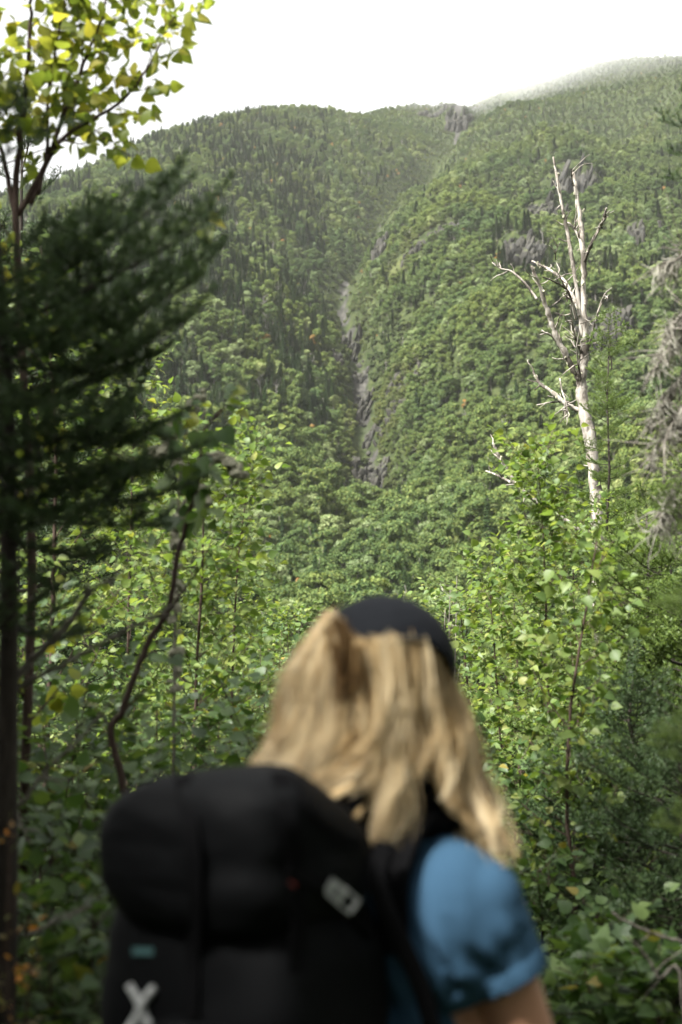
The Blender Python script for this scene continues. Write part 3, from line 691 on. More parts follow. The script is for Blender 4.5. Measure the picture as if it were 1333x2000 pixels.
def leafy(name, label, cat, stems, rg, leafm='leaf_birch', leafk='ovate', barkm='bark_twig', group=None, nbr=16, brl=.5, t0=.25, ang=50, ntw=5, twl=.22,
          lsp=.035, lsz=.05, droop=.5, flat=.8, cap=250, taper=.7, minpx=9.0, side=None, jit=.35, base=None):
    """a broadleaf plant: trunk(s) from given stem lines, a mesh per branch with its twigs, leaves"""
    b0 = np.array(base if base is not None else stems[0][0][0]); root = empty(name, b0, label, cat, group); lv = Leaves()
    for k, (pts, r0, r1) in enumerate(stems):
        n = max(12, len(pts) * 5); path = smooth_path(pts, n); path[1:-1] += rg.normal(size=(n - 2, 3)) * r0 * .15
        MB().tube(path, np.linspace(r0, r1, n), 8).build('trunk' if k == 0 else 'stem', M[barkm], root, True)
        H = plen(path)
        for j in range(nbr):
            t = t0 + (1 - t0) * (j + rg.uniform(.1, .9)) / nbr; q, d = at_t(path, min(t, .995)); az = j * 2.4 + k * 1.3 + rg.uniform(-.5, .5)
            L = brl * (1 - taper * (t - t0) / (1 - t0)) * rg.uniform(.65, 1.2)
            u = unit(np.cross(d, [.3, .9, .2])); v = np.cross(d, u); e = R(ang + rg.uniform(-14, 14))
            dr = d * math.cos(e) + (u * math.cos(az) + v * math.sin(az)) * math.sin(e)
            bp = grow(rg, q, dr, L, 6, .18, .10); rb = max(.0016, (r0 + (r1 - r0) * t) * .42)
            mb = MB().tube(bp, np.linspace(rb, .0011, len(bp)), 5)
            leaves_along(rg, lv, bp, lsp * 1.3, lsz, .3, droop, flat, jit)
            for i in range(ntw):
                tt = .2 + .75 * (i + rg.uniform(.1, .9)) / ntw; q2, d2 = at_t(bp, tt)
                sd = unit(np.cross(d2, [0, 0, 1])) * (1 if i % 2 else -1)
                tp = grow(rg, q2, d2 * .6 + sd * .8 + rg.normal(size=3) * .3, twl * rg.uniform(.6, 1.2) * (1 - .4 * tt), 4, .1, .12)
                mb.tube(tp, np.linspace(max(.0012, rb * .5), .0008, len(tp)), 4)
                leaves_along(rg, lv, tp, lsp, lsz, .1, droop, flat, jit)
            mb.build('branch', M[barkm], root)
        q, d = path[-1], unit(path[-1] - path[-2]); leaves_along(rg, lv, path[-max(3, n // 5):], lsp, lsz, .2, droop, flat, jit)
    lv.finish(root, leafk, M[leafm], cap, minpx)
    return root

# ------------------------------------------------------------------ conifer boughs
def needles(rg, mb, path, per_m=420, nl=.013, nw=.0018, up=.35, ang=55):
    L = plen(path); n = max(6, int(L * per_m)); s = np.concatenate([[0], np.cumsum(np.linalg.norm(np.diff(path, axis=0), axis=1))])
    x = rg.uniform(.04, 1.02, n) * s[-1]; q = np.stack([np.interp(x, s, path[:, c]) for c in range(3)], -1)
    i = np.clip(np.searchsorted(s, x) - 1, 0, len(path) - 2); d = unit(path[i + 1] - path[i])
    u = unit(np.cross(d, np.array([.1, .05, 1.0]))); v = np.cross(u, d); az = rg.uniform(0, 6.283, n)
    e = np.radians(ang + rg.normal(size=n) * 12)
    dr = unit(d * np.cos(e)[:, None] + (u * np.cos(az)[:, None] + v * np.sin(az)[:, None]) * np.sin(e)[:, None] + np.array([0, 0, up * .3]))
    l = nl * rg.uniform(.7, 1.2, n)[:, None]; wv = unit(np.cross(dr, rg.normal(size=(n, 3)))) * nw * .5
    V = np.stack([q - wv, q + wv, q + dr * l + wv * .5, q + dr * l - wv * .5], 1).reshape(-1, 3)
    mb.add(V, Q=np.arange(4 * n).reshape(-1, 4))
def bough_mesh(rg, name, needle, L=1.0, ns=9, droop=-.18, upturn=.3, per_m=330, nl=.020, nw=.0026, sub=True, subn=.075):
    """unit bough along +X: main axis, side shoots in a flat spray, sub-shoots, needles all round"""
    ax = np.array([[t, .03 * math.sin(5 * t + rg.uniform(0, 6)), droop * t + (upturn * t * t)] for t in np.linspace(0, 1, 9)]) * L
    wood = MB().tube(ax, np.linspace(.012, .003, 9) * L, 5); nd = MB(); needles(rg, nd, ax[3:], per_m, nl, nw)
    for k in range(ns):
        t = .16 + .80 * (k + rg.uniform(.2, .8)) / ns
        for sd in (-1, 1):
            q, d = at_t(ax, t); l = L * (.44 * (1 - t) ** .8 + .10) * rg.uniform(.75, 1.2)
            dr = unit(d * .6 + np.array([0, sd * .95, .04 + rg.normal() * .14])); sp = grow(rg, q, dr, l, 5, .22, .06)
            wood.tube(sp, np.linspace(.005, .0018, len(sp)) * L, 4, False); needles(rg, nd, sp, per_m, nl, nw)
            if sub and l > .14 * L:
                m_ = int(l / (subn * L))
                for j in range(m_):
                    tt = .25 + .7 * (j + .5) / m_; q2, d2 = at_t(sp, tt); s2 = 1 if j % 2 else -1
                    lat = unit(np.cross([0, 0, 1], d2)) * s2
                    tp = grow(rg, q2, d2 * .65 + lat * .85 + np.array([0, 0, rg.normal() * .18]), L * rg.uniform(.07, .15), 3, .2, .05)
                    wood.tube(tp, np.linspace(.0025, .0014, len(tp)) * L, 3, False); needles(rg, nd, tp, per_m * 1.1, nl, nw)
    Vw = np.vstack(wood.V); Fw = ([np.vstack(wood.T)] if wood.T else []) + [np.vstack(wood.Q)]; Vn = np.vstack(nd.V); Qn = np.vstack(nd.Q) + len(Vw)
    nf = sum(len(f) for f in Fw); return mk_mesh(name, np.vstack([Vw, Vn]), Fw + [Qn], [M['bark_dark'], needle], midx=np.concatenate([np.zeros(nf), np.ones(len(Qn))]))
br_ = np.random.default_rng(77)
BOUGH = {'dark': [bough_mesh(br_, 'bough', M['needle'], per_m=560, nl=.030, nw=.0046, ns=6, droop=-.06, upturn=.12, subn=.12) for _ in range(4)],
         'light': [bough_mesh(br_, 'bough', M['needle_light'], per_m=380, nl=.026, nw=.007, droop=-.10, upturn=.16, ns=8, subn=.085) for _ in range(4)],
         'mid': [bough_mesh(br_, 'bough', M['needle'], per_m=230, nl=.032, nw=.006, ns=8) for _ in range(3)]}
def place_bough(root, q, az, el, L, kind, rg, roll=0.0):
    m4 = Matrix.Translation([float(a - b) for a, b in zip(q, root.location)]) @ Euler((0, 0, az)).to_matrix().to_4x4() @ Euler((0, -el, 0)).to_matrix().to_4x4() @ Euler((roll, 0, 0)).to_matrix().to_4x4() @ Matrix.Scale(L, 4)
    return add_obj('bough', BOUGH[kind][rg.integers(len(BOUGH[kind]))], root, m4)
def conifer(name, label, base, H, rg, kind='light', W=.9, tiers=16, per=5, r0=.035, t0=.08, lean=(0, 0), group=None, el0=-.1, barkm='bark_dark', top=.2, cat='fir tree', skip=None):
    b = np.array(base, float); root = empty(name, b, label, cat, group)
    path = np.array([b + np.array([lean[0] * t, lean[1] * t, H * t]) + np.append(rg.normal(size=2) * .012 * (t > 0), 0) for t in np.linspace(0, 1, 10)])
    MB().tube(path, np.linspace(r0, .004, 10), 8).build('trunk', M[barkm], root, True)
    for k in range(tiers):
        t = t0 + (1 - t0) * ((k + .2 + rg.uniform(-.25, .25)) / tiers); q, d = at_t(path, min(t, .99)); L = W * ((1 - t) ** .8) * 1.0 + top * .5
        for j in range(per if t < .9 else max(3, per - 2)):
            az = 6.283 * j / per + k * 1.1 + rg.uniform(-.3, .3); l = L * rg.uniform(.55, 1.2)
            if skip and skip(q, az, l): continue
            place_bough(root, q + np.array([0, 0, rg.normal() * H / tiers * .25]), az, el0 + .55 * t + rg.uniform(-.22, .22), l, kind, rg, rg.uniform(-.2, .2))
    place_bough(root, path[-1] - np.array([0, 0, top * .8]), rg.uniform(0, 6), 1.45, top * 1.4, kind, rg)
    return root
def dead_branch(root, pts, r0, r1, rg, name='branch', mat='bark_grey', twigs=0, twl=.2, k=6):
    n = len(pts) * 5; path = smooth_path(pts, n); path[1:-1] += rg.normal(size=(n - 2, 3)) * r0 * .25
    mb = MB().tube(path, np.linspace(r0, r1, n), k)
    for i in range(twigs):
        q, d = at_t(path, rg.uniform(.25, .98)); tp = grow(rg, q, d + rg.normal(size=3) * .7, twl * rg.uniform(.4, 1.2), 5, -.05, .18)
        mb.tube(tp, np.linspace(r1 * .9 + .0006, .0008, len(tp)), 4)
    mb.build(name, M[mat], root, True); return path
def beard(rg, root, path, n=60, L=.12, mat='lichen_grey', wd=.003, sp=.02, name='lichen'):
    """hanging tangled lichen along a twig"""
    mb = MB()
    for i in range(n):
        q, d = at_t(path, rg.uniform(.05, .999)); q = q + rg.normal(size=3) * sp * .3
        p = grow(rg, q, np.array([0, 0, -1]) + rg.normal(size=3) * .45, L * rg.uniform(.3, 1.2), 5, -.1, .35)
        mb.tube(p, np.linspace(wd, wd * .3, len(p)), 3, False)
    o = mb.build(name, M[mat], root); return o
def ground_z(x, y): return T1(x, y)
def gp(px, d):
    q = P(px, 1300, d); return np.array([q[0], d, T1(q[0], d) - .02])
def PX(pts, d, dd=None):
    """photo line at distance d (dd: distance per point)"""
    return np.array([P(x, y, d if dd is None else dd[i]) for i, (x, y) in enumerate(pts)])
# ------------------------------------------------------------------ near plants, right side
pg = np.random.default_rng(101)
def stem(pts, d, base_px=None):
    s = PX(pts, d); b = gp(pts[0][0] if base_px is None else base_px, d); return np.vstack([b, s]) if b[2] < s[0][2] - .05 else s

leafy('birch_sapling', 'bushy bright green birch sapling in front of the dead birch trunk', 'birch tree',
      [(stem([(1075, 1600), (1072, 1400), (1066, 1200), (1062, 1050), (1050, 900)], 7.2),   .011, .002)], pg, nbr=48, brl=.62, t0=.22, ang=52, ntw=6, twl=.24, lsp=.026, lsz=.044, cap=280, taper=.62)
leafy('birch_sapling', 'leaning green birch sapling left of the bushy one, over the cap', 'birch tree',
      [(stem([(985, 1600), (975, 1400), (965, 1250), (955, 1120)], 7.6), .009, .002)], pg, nbr=36, brl=.5, t0=.2, ang=52, ntw=6, twl=.22, lsp=.027, lsz=.044, cap=250, taper=.55)
leafy('birch_sapling', 'slender birch sapling with crooked dark stem beside the fir', 'birch tree',
      [(stem([(1128, 1800), (1113, 1660), (1108, 1500), (1122, 1330), (1148, 1180), (1165, 1060)], 5.6), .011, .003)], pg, nbr=26, brl=.36, t0=.3, ang=55, ntw=5, twl=.17, lsp=.035, lsz=.05, cap=280, taper=.5, droop=.75)
leafy('birch_sapling', 'light green birch sapling squeezed between two firs', 'birch tree',
      [(stem([(1215, 1500), (1205, 1300), (1195, 1150), (1190, 1040)], 8.6), .012, .003)], pg, nbr=22, brl=.5, t0=.3, ang=50, ntw=5, twl=.22, lsp=.03, lsz=.044, cap=220, taper=.6)
leafy('birch_sapling', 'low birch growth filling in under the bushy sapling', 'birch tree',
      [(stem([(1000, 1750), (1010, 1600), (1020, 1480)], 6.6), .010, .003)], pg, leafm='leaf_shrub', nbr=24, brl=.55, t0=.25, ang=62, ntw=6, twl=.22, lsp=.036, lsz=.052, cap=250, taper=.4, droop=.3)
leafy('birch_sapling', 'green birch behind the bushy sapling reaching over its right side', 'birch tree',
      [(stem([(1130, 1400), (1125, 1250), (1120, 1120), (1128, 1020)], 9.4), .010, .002)], pg, nbr=36, brl=.75, t0=.3, ang=52, ntw=6, twl=.26, lsp=.032, lsz=.044, cap=220, taper=.6)

# dead birch
D = 11.0
base = gp(1172, D); snag = empty('dead_birch', base, 'bare pale dead birch with forked broken limbs and peeling bark', 'dead tree')
m = NT('pale_birch_bark'); co = m.coord('Object', (6, 6, 1.6)); n1 = m.noise(5, 7, .7, co, .5); n2 = m.noise(1.6, 4, .6, m.coord('Object', (4, 4, 2.2)))
n3 = m.noise(26, 3, .6, m.coord('Object', (.5, .5, 4)))
c = m.ramp(n1, [(.3, (.09, .075, .06)), (.42, (.22, .19, .16)), (.55, (.32, .295, .255)), (.75, (.45, .42, .375))])
c = m.mix(m.ramp(n2, [(.5, (0, 0, 0)), (.58, (.9, .9, .9))]), c, (.05, .042, .033))
c = m.mix(m.ramp(n3, [(.66, (0, 0, 0)), (.7, (.8, .8, .8))]), c, (.1, .085, .07))
M['birch_bark'] = m.done(m.bsdf(c, .8, .2, n1, .8, .006))
SN = [('trunk', [(1172, 1900), (1170, 1300), (1168, 1100), (1165, 980), (1155, 870), (1141, 795), (1136, 740), (1143, 680), (1140, 600), (1141, 520), (1135, 440), (1126, 375), (1120, 338)], .062, .014),
      ('limb', [(1138, 660), (1127, 570), (1110, 470), (1097, 405), (1086, 345), (1079, 312)], .026, .009),
      ('limb', [(1142, 760), (1112, 712), (1082, 660), (1062, 612), (1047, 573), (1030, 540)], .036, .013),
      ('limb', [(1050, 585), (1030, 556), (1002, 528), (980, 520), (964, 507)], .014, .005),
      ('limb', [(1140, 625), (1112, 545), (1085, 508), (1054, 480)], .022, .009),
      ('limb', [(1125, 625), (1112, 590), (1098, 575), (1075, 570), (1047, 566)], .013, .006),
      ('limb', [(1145, 805), (1112, 788), (1080, 757), (1062, 740), (1050, 714)], .026, .012),
      ('limb', [(1112, 785), (1090, 775), (1064, 771)], .012, .006),
      ('limb', [(1094, 740), (1095, 770), (1099, 795), (1098, 826)], .008, .004),
      ('limb', [(1148, 685), (1158, 640), (1166, 605), (1172, 588)], .013, .006),
      ('limb', [(1141, 515), (1152, 480), (1162, 462), (1164, 443)], .018, .010),
      ('limb', [(1137, 480), (1128, 455), (1118, 437), (1108, 430)], .012, .009),
      ('limb', [(1108, 590), (1104, 575), (1103, 562)], .008, .004),
      ('limb', [(1085, 508), (1083, 498), (1086, 490)], .006, .003),
      ('limb', [(1136, 690), (1118, 660), (1108, 640), (1100, 618)], .014, .005),
      ('limb', [(1088, 668), (1070, 655), (1052, 660)], .011, .006),
      ('limb', [(1138, 760), (1128, 725), (1120, 690), (1122, 660)], .012, .005),
      ('limb', [(1165, 1050), (1120, 1028), (1060, 990), (1010, 950), (985, 915), (972, 893), (961, 870)], .03, .012),
      ('limb', [(1000, 943), (975, 925), (955, 913)], .014, .008),
      ('limb', [(1120, 362), (1114, 350), (1110, 342)], .007, .005)]
sg = np.random.default_rng(31)
for k, (nm, pts, r0, r1) in enumerate(SN):
    w = PX(pts, D); w[:, 1] += np.linspace(0, sg.uniform(-.5, .5), len(w)) if k else 0
    if k == 0: w[0] = base
    n = len(pts) * 7; path = smooth_path(w, n); path[1:-1] += sg.normal(size=(n - 2, 3)) * r0 * .06; rad = .82 * np.linspace(r0, r1, n) * (1 + .12 * sg.normal(size=n))
    if k == 0: rad = np.interp(np.linspace(0, 1, n), [0, .45, .55, .7, 1], [.052, .046, .036, .025, .011]) * (1 + .07 * sg.normal(size=n))
    MB().tube(path, rad, 10 if k == 0 else 7).build(nm, M['birch_bark'], snag, True)
    for i in range((14 if k == 0 else 7) if len(pts) > 3 else 2):
        q, d = at_t(path, sg.uniform(.45 if k == 0 else .2, .97)); L_ = sg.uniform(.05, .22); tw_ = grow(sg, q, unit(d * .7 + sg.normal(size=3) * .6), L_, 5, .1, .22)
        MB().tube(tw_, np.linspace(.0065, .0028, len(tw_)), 4).build('twig', M['birch_bark'], snag, True)
    if k in (0, 1, 2, 4, 6, 10, 17):   # peeling bark and pale lichen crusts
        mb = MB()
        for i in range(26 if k == 0 else 9):
            q, d = at_t(path, sg.uniform(.35 if k == 0 else .1, .98)); r_ = np.interp(0, [0, 1], [r0, r1]) * .7
            V, F = slab(sg, (.012, .012, .028), (sg.normal() * .4, sg.normal() * .4), sg.uniform(0, 6), ICO2, 10, .25)
            mb.add(V + q + unit(sg.normal(size=3) * [1, 1, .2]) * r_ * .75, T=F)
        tag(mb.build('lichen', M['lichen'] if k != 10 else M['bark_dark'], snag), kind='stuff')
cg = np.random.default_rng(44)
# firs on the right
b = gp(1172, 9.6); tip = P(1190, 655, 9.6)
conifer('young_fir', 'slim young fir with a long leader beside the dead birch', b, tip[2] - b[2], cg, 'light', .30, 15, 5, .022, .35, ((tip - b)[0], 0), top=.3)
for (px, d, topy, Wd, lb, kd) in ((1268, 7.8, 1010, .95, 'full green fir behind the crooked birch stem', 'light'), (1345, 6.6, 980, 1.0, 'broad fir at the path edge below the lichen-draped spruce', 'light'),
                                  (1240, 6.2, 1330, .8, 'small dark fir in the shade under the full green fir', 'mid'), (1315, 11.5, 1010, .9, 'narrow fir standing further back between the firs', 'light'), (1228, 14.5, 985, .9, 'thin distant fir above the birch leaves', 'light'),
                                  (1330, 5.0, 1420, .7, 'shaded young fir over the maple leaves', 'mid')):
    b = gp(px, d); conifer('fir_tree', lb, b, P(px, topy, d)[2] - b[2], cg, kd, Wd, 15, 5, .035, .05, top=.3)
# spruce standing just outside the right edge, its lichen-hung branches reaching in
b = gp(1560, 4.6); root = empty('lichen_spruce', b, 'old spruce with grey lichen hanging from its dead branches', 'spruce tree')
trp = np.array([b + np.array([0, 0, h]) for h in np.linspace(0, 5.5, 8)]); MB().tube(trp, np.linspace(.09, .04, 8), 10).build('trunk', M['bark_dark'], root, True)
for pts in ([(1560, 430), (1440, 470), (1340, 500), (1285, 525)], [(1560, 560), (1440, 590), (1340, 610), (1300, 660)], [(1560, 600), (1420, 640), (1330, 660), (1270, 730)], [(1560, 640), (1430, 690), (1330, 740), (1275, 830)],
            [(1560, 760), (1430, 790), (1330, 820), (1265, 900)], [(1560, 840), (1430, 880), (1340, 920), (1290, 1010)], [(1560, 700), (1440, 740), (1345, 780), (1315, 850)], [(1560, 900), (1430, 960), (1330, 990), (1275, 1040)]):
    pth = dead_branch(root, PX(pts, 4.6, [4.6, 4.55, 4.5, 4.45]), .012, .0025, cg, twigs=16, twl=.2)
    beard(cg, root, pth[len(pth) // 3:], 150, .12, 'lichen_grey', .0024, .03)
for (px, py, az, el, L) in ((1440, 265, 2.9, .25, .26), (1430, 305, 3.1, .05, .22), (1415, 225, 2.8, .6, .18), (1440, 350, 3.2, -.05, .24)):
    place_bough(root, P(px, py, 4.5), az, el, L, 'dark', cg)
for (px, py, d, az, el, L) in ((1420, 1150, 3.4, 2.7, -.25, .19), (1435, 1230, 3.3, 3.4, .25, .18), (1420, 1400, 3.2, 2.8, -.3, .17), (1440, 1490, 3.2, 3.3, .2, .20), (1425, 1590, 3.2, 3.0, -.2, .17), (1400, 990, 4.2, 3.0, .1, .2)):
    place_bough(root, P(px, py, d), az, el, L, 'light', cg, cg.uniform(-.9, .9))
# undergrowth bottom right
ug = np.random.default_rng(61)
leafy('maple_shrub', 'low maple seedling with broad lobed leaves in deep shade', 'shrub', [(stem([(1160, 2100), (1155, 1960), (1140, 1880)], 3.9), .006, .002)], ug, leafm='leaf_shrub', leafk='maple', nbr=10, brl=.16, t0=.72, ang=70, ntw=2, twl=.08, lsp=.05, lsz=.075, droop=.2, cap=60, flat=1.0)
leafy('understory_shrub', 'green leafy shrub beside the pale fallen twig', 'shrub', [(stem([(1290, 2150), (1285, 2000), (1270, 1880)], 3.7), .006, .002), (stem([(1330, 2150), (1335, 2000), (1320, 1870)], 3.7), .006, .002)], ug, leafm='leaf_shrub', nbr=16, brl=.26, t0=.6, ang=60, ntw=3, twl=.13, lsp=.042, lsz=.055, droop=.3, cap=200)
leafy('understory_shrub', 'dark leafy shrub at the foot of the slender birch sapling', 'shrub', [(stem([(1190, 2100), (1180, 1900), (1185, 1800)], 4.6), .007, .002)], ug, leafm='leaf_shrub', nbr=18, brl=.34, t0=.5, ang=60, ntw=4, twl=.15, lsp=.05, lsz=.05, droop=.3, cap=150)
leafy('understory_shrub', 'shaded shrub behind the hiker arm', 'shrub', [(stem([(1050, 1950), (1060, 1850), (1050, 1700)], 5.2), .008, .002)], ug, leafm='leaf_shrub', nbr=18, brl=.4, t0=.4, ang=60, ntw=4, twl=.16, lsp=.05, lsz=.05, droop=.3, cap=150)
b = gp(1420, 3.6); ft = empty('fallen_branch', b, 'pale bare fallen twig lying across the dark undergrowth', 'branch')
dead_branch(ft, np.vstack([b, PX([(1420, 1870), (1333, 1840), (1290, 1828), (1240, 1808), (1197, 1782)], 3.6)]), .006, .0035, ug); dead_branch(ft, PX([(1272, 1824), (1262, 1832), (1250, 1838)], 3.6), .003, .0015, ug)
b = gp(1335, 3.5); ft = empty('fallen_branch', b, 'grey crooked dead twigs tangled in the leafy shrub', 'branch')
dead_branch(ft, np.vstack([b, PX([(1335, 1950), (1290, 1912), (1270, 1880), (1250, 1850), (1225, 1830)], 3.5)]), .006, .002, ug, twigs=5, twl=.12); dead_branch(ft, PX([(1280, 1900), (1300, 1880), (1340, 1850)], 3.5), .003, .0015, ug)

# ------------------------------------------------------------------ near plants, left side
lg = np.random.default_rng(202)
# yellow-leaved sapling against the sky
d = 4.3; b = gp(40, d)
leafy('aspen_sapling', 'yellowing aspen with heart-shaped leaves against the white sky', 'aspen tree',
      [(np.vstack([b, PX([(60, 1200), (45, 700), (30, 390), (45, 230), (55, 110), (62, 20), (66, -80)], d)]), .016, .004),
       (PX([(35, 420), (85, 330), (130, 210), (165, 120), (195, 50), (215, -40)], d), .010, .003),
       (PX([(60, 400), (110, 285), (180, 235), (240, 195), (290, 130), (325, 60), (345, 25)], d), .008, .002),
       (PX([(30, 420), (5, 300), (-30, 180), (-50, 60)], d), .009, .003),
       (PX([(75, 380), (92, 290), (95, 180), (110, 90), (125, 10), (140, -60)], d), .007, .002)], lg, leafm='leaf_yellow', leafk='broad', nbr=17, brl=.22, t0=.25, ang=58, ntw=3, twl=.10, lsp=.045, lsz=.046, droop=.8, flat=.3, jit=.5, cap=290, taper=.5, base=b)
# stem with a few big leaves in front of the bright birch
d = 3.7; b = gp(235, d)
st = np.vstack([b, PX([(238, 1800), (242, 1600), (238, 1520), (216, 1430), (238, 1392), (268, 1310), (298, 1240), (330, 1190), (345, 1100), (364, 1020), (384, 960), (392, 890), (402, 835), (448, 790)], d)])
root = empty('alder_stem', b, 'crooked brown alder stem carrying a few large leaves at its top', 'alder')
n = 90; pth = smooth_path(st, n); pth[1:-1] += lg.normal(size=(n - 2, 3)) * .0012
MB().tube(pth, np.interp(np.linspace(0, 1, n), [0, .5, .8, 1], [.011, .0085, .0055, .0025]), 8).build('trunk', M['bark_twig'], root, True)
for pts, r0 in (([(318, 1212), (345, 1175), (375, 1130), (400, 1098), (418, 1075)], .005), ([(345, 1100), (338, 1070), (330, 1050)], .003), ([(222, 1425), (200, 1400), (185, 1380)], .004), ([(392, 890), (420, 890), (445, 880)], .003), ([(398, 850), (370, 835), (355, 800)], .003), ([(404, 832), (430, 800), (440, 780)], .0025), ([(236, 1395), (262, 1370), (300, 1330), (345, 1290)], .004)):
    dead_branch(root, PX(pts, d), r0, .0012, lg, mat='bark_twig')
lv = Leaves()
for (px, py, dx, dy, s, nx_, nz_) in ((452, 770, .7, -.1, .036, 0, 1), (448, 785, .9, -.05, .036, .2, .8), (455, 800, .8, .5, .034, 0, 1), (420, 800, -.7, -.1, .036, 0, .6), (440, 840, .6, .6, .06, .5, .3), (400, 820, -.9, .2, .05, 0, .8),
         (385, 880, -.6, .4, .065, .3, .6), (400, 900, .4, .7, .065, -.5, .4), (380, 930, -.9, .3, .06, 0, .8), (395, 960, .3, .9, .07, .6, .2), (375, 980, -.7, .7, .07, -.2, .5), (390, 1000, .3, 1, .065, .5, .3), (370, 860, -.9, -.2, .055, 0, .8), (400, 860, .8, .3, .06, 0, .6),
         (365, 950, -.9, .1, .06, .2, .8), (410, 935, .9, -.1, .055, 0, .8), (440, 885, .9, 0, .05, 0, .9), (355, 800, -.8, .1, .045, 0, .7), (345, 1290, .8, .4, .05, 0, .8), (185, 1380, -.8, .3, .06, 0, .6), (382, 1010, .1, 1, .06, -.3, .2), (330, 1050, -.5, .5, .05, 0, .7)):
    q = P(px - 18, py - 8, d + lg.normal() * .02); lv.add(q, np.array([dx, lg.normal() * .4, -dy]), np.array([nx_, -.6, nz_]) + lg.normal(size=3) * .2, s * 1.0)
for k in range(26):
    q = P(lg.uniform(335, 415), lg.uniform(800, 1020), d + lg.normal() * .05); lv.add(q, unit(lg.normal(size=3) + [0, 0, -.6]), np.array([0, -.5, .7]) + lg.normal(size=3) * .5, lg.uniform(.035, .06))
lv.finish(root, 'broad', M['leaf_shrub'], 100)
ly = Leaves()
for px, py, dx, dy, s in ((445, 772, .8, -.1, .05), (440, 788, .9, .1, .055), (452, 800, .8, .4, .05), (415, 798, -.7, -.1, .05), (400, 815, -.8, .3, .055), (428, 830, .5, .7, .06), (395, 420, .8, .3, .06), (398, 440, .3, .8, .055), (385, 430, -.6, .5, .05)):
    ly.add(P(px, py, 3.7), np.array([dx, lg.normal() * .3, -dy]), np.array([0, -.6, .6]) + lg.normal(size=3) * .25, s)
ly.finish(root, 'broad', M['leaf_yellow'], 20)
# bright birches behind
leafy('birch_sapling', 'bright yellow-green birch behind the crooked alder stem', 'birch tree', [(stem([(380, 1500), (385, 1300), (395, 1120), (400, 980), (410, 900)], 6.4), .010, .002)], lg, leafm='leaf_birch', nbr=48, brl=.62, t0=.25, ang=52, ntw=6, twl=.24, lsp=.027, lsz=.044, cap=280, taper=.5)
leafy('birch_sapling', 'slim birch with a drooping tip on the right of the bright birch', 'birch tree', [(stem([(450, 1500), (455, 1300), (465, 1100), (480, 980), (492, 885)], 7.0), .008, .002)], lg, nbr=36, brl=.36, t0=.3, ang=48, ntw=5, twl=.18, lsp=.04, lsz=.045, cap=250, taper=.75)
leafy('birch_sapling', 'sunlit birch showing through the spruce boughs', 'birch tree', [(stem([(250, 1500), (250, 1300), (255, 1100), (260, 900), (265, 790)], 7.2), .010, .002)], lg, leafm='leaf_birch', nbr=40, brl=.62, t0=.25, ang=52, ntw=6, twl=.24, lsp=.03, lsz=.044, cap=220, taper=.45)
leafy('birch_sapling', 'shaded birch behind the spruce trunk', 'birch tree', [(stem([(90, 1500), (100, 1300), (105, 1100), (110, 900), (100, 700), (80, 480)], 6.6), .016, .003)], lg, leafm='leaf_birch', nbr=34, brl=.62, t0=.2, ang=55, ntw=5, twl=.24, lsp=.034, lsz=.046, cap=220, taper=.4)
# understory on the left
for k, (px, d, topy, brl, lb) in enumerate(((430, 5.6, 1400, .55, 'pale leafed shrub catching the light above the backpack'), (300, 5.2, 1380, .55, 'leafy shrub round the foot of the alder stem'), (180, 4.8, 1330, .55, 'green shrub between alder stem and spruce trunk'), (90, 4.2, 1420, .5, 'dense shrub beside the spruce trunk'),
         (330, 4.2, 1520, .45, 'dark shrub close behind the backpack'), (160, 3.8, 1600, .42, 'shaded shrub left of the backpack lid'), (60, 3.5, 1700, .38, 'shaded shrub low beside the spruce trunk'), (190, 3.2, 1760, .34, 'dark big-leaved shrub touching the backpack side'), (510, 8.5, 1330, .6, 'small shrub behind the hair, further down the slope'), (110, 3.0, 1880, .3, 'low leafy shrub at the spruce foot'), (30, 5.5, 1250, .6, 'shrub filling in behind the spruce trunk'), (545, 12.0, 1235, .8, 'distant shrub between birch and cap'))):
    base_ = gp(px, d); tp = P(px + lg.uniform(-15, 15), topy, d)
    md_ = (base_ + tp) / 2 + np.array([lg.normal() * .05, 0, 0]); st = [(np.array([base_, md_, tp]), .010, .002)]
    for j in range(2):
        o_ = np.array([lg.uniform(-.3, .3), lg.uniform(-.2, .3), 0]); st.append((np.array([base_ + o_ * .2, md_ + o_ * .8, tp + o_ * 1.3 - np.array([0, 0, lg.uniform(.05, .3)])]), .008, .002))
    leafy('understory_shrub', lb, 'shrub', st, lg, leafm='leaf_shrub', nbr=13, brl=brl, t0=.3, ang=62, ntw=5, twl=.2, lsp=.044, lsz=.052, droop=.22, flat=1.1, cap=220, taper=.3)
leafy('orange_shrub', 'small shrub with orange autumn leaves at the spruce foot', 'shrub', [(stem([(10, 2200), (15, 1800), (20, 1600)], 2.6), .005, .002), (stem([(-20, 2200), (-10, 1950), (30, 1750)], 2.6), .005, .002), (stem([(60, 2300), (50, 2000), (75, 1850)], 2.6), .005, .002)], lg, leafm='leaf_orange', leafk='narrow', nbr=6, brl=.12, t0=.5, ang=60, ntw=2, twl=.06, lsp=.026, lsz=.022, droop=.2, cap=200)
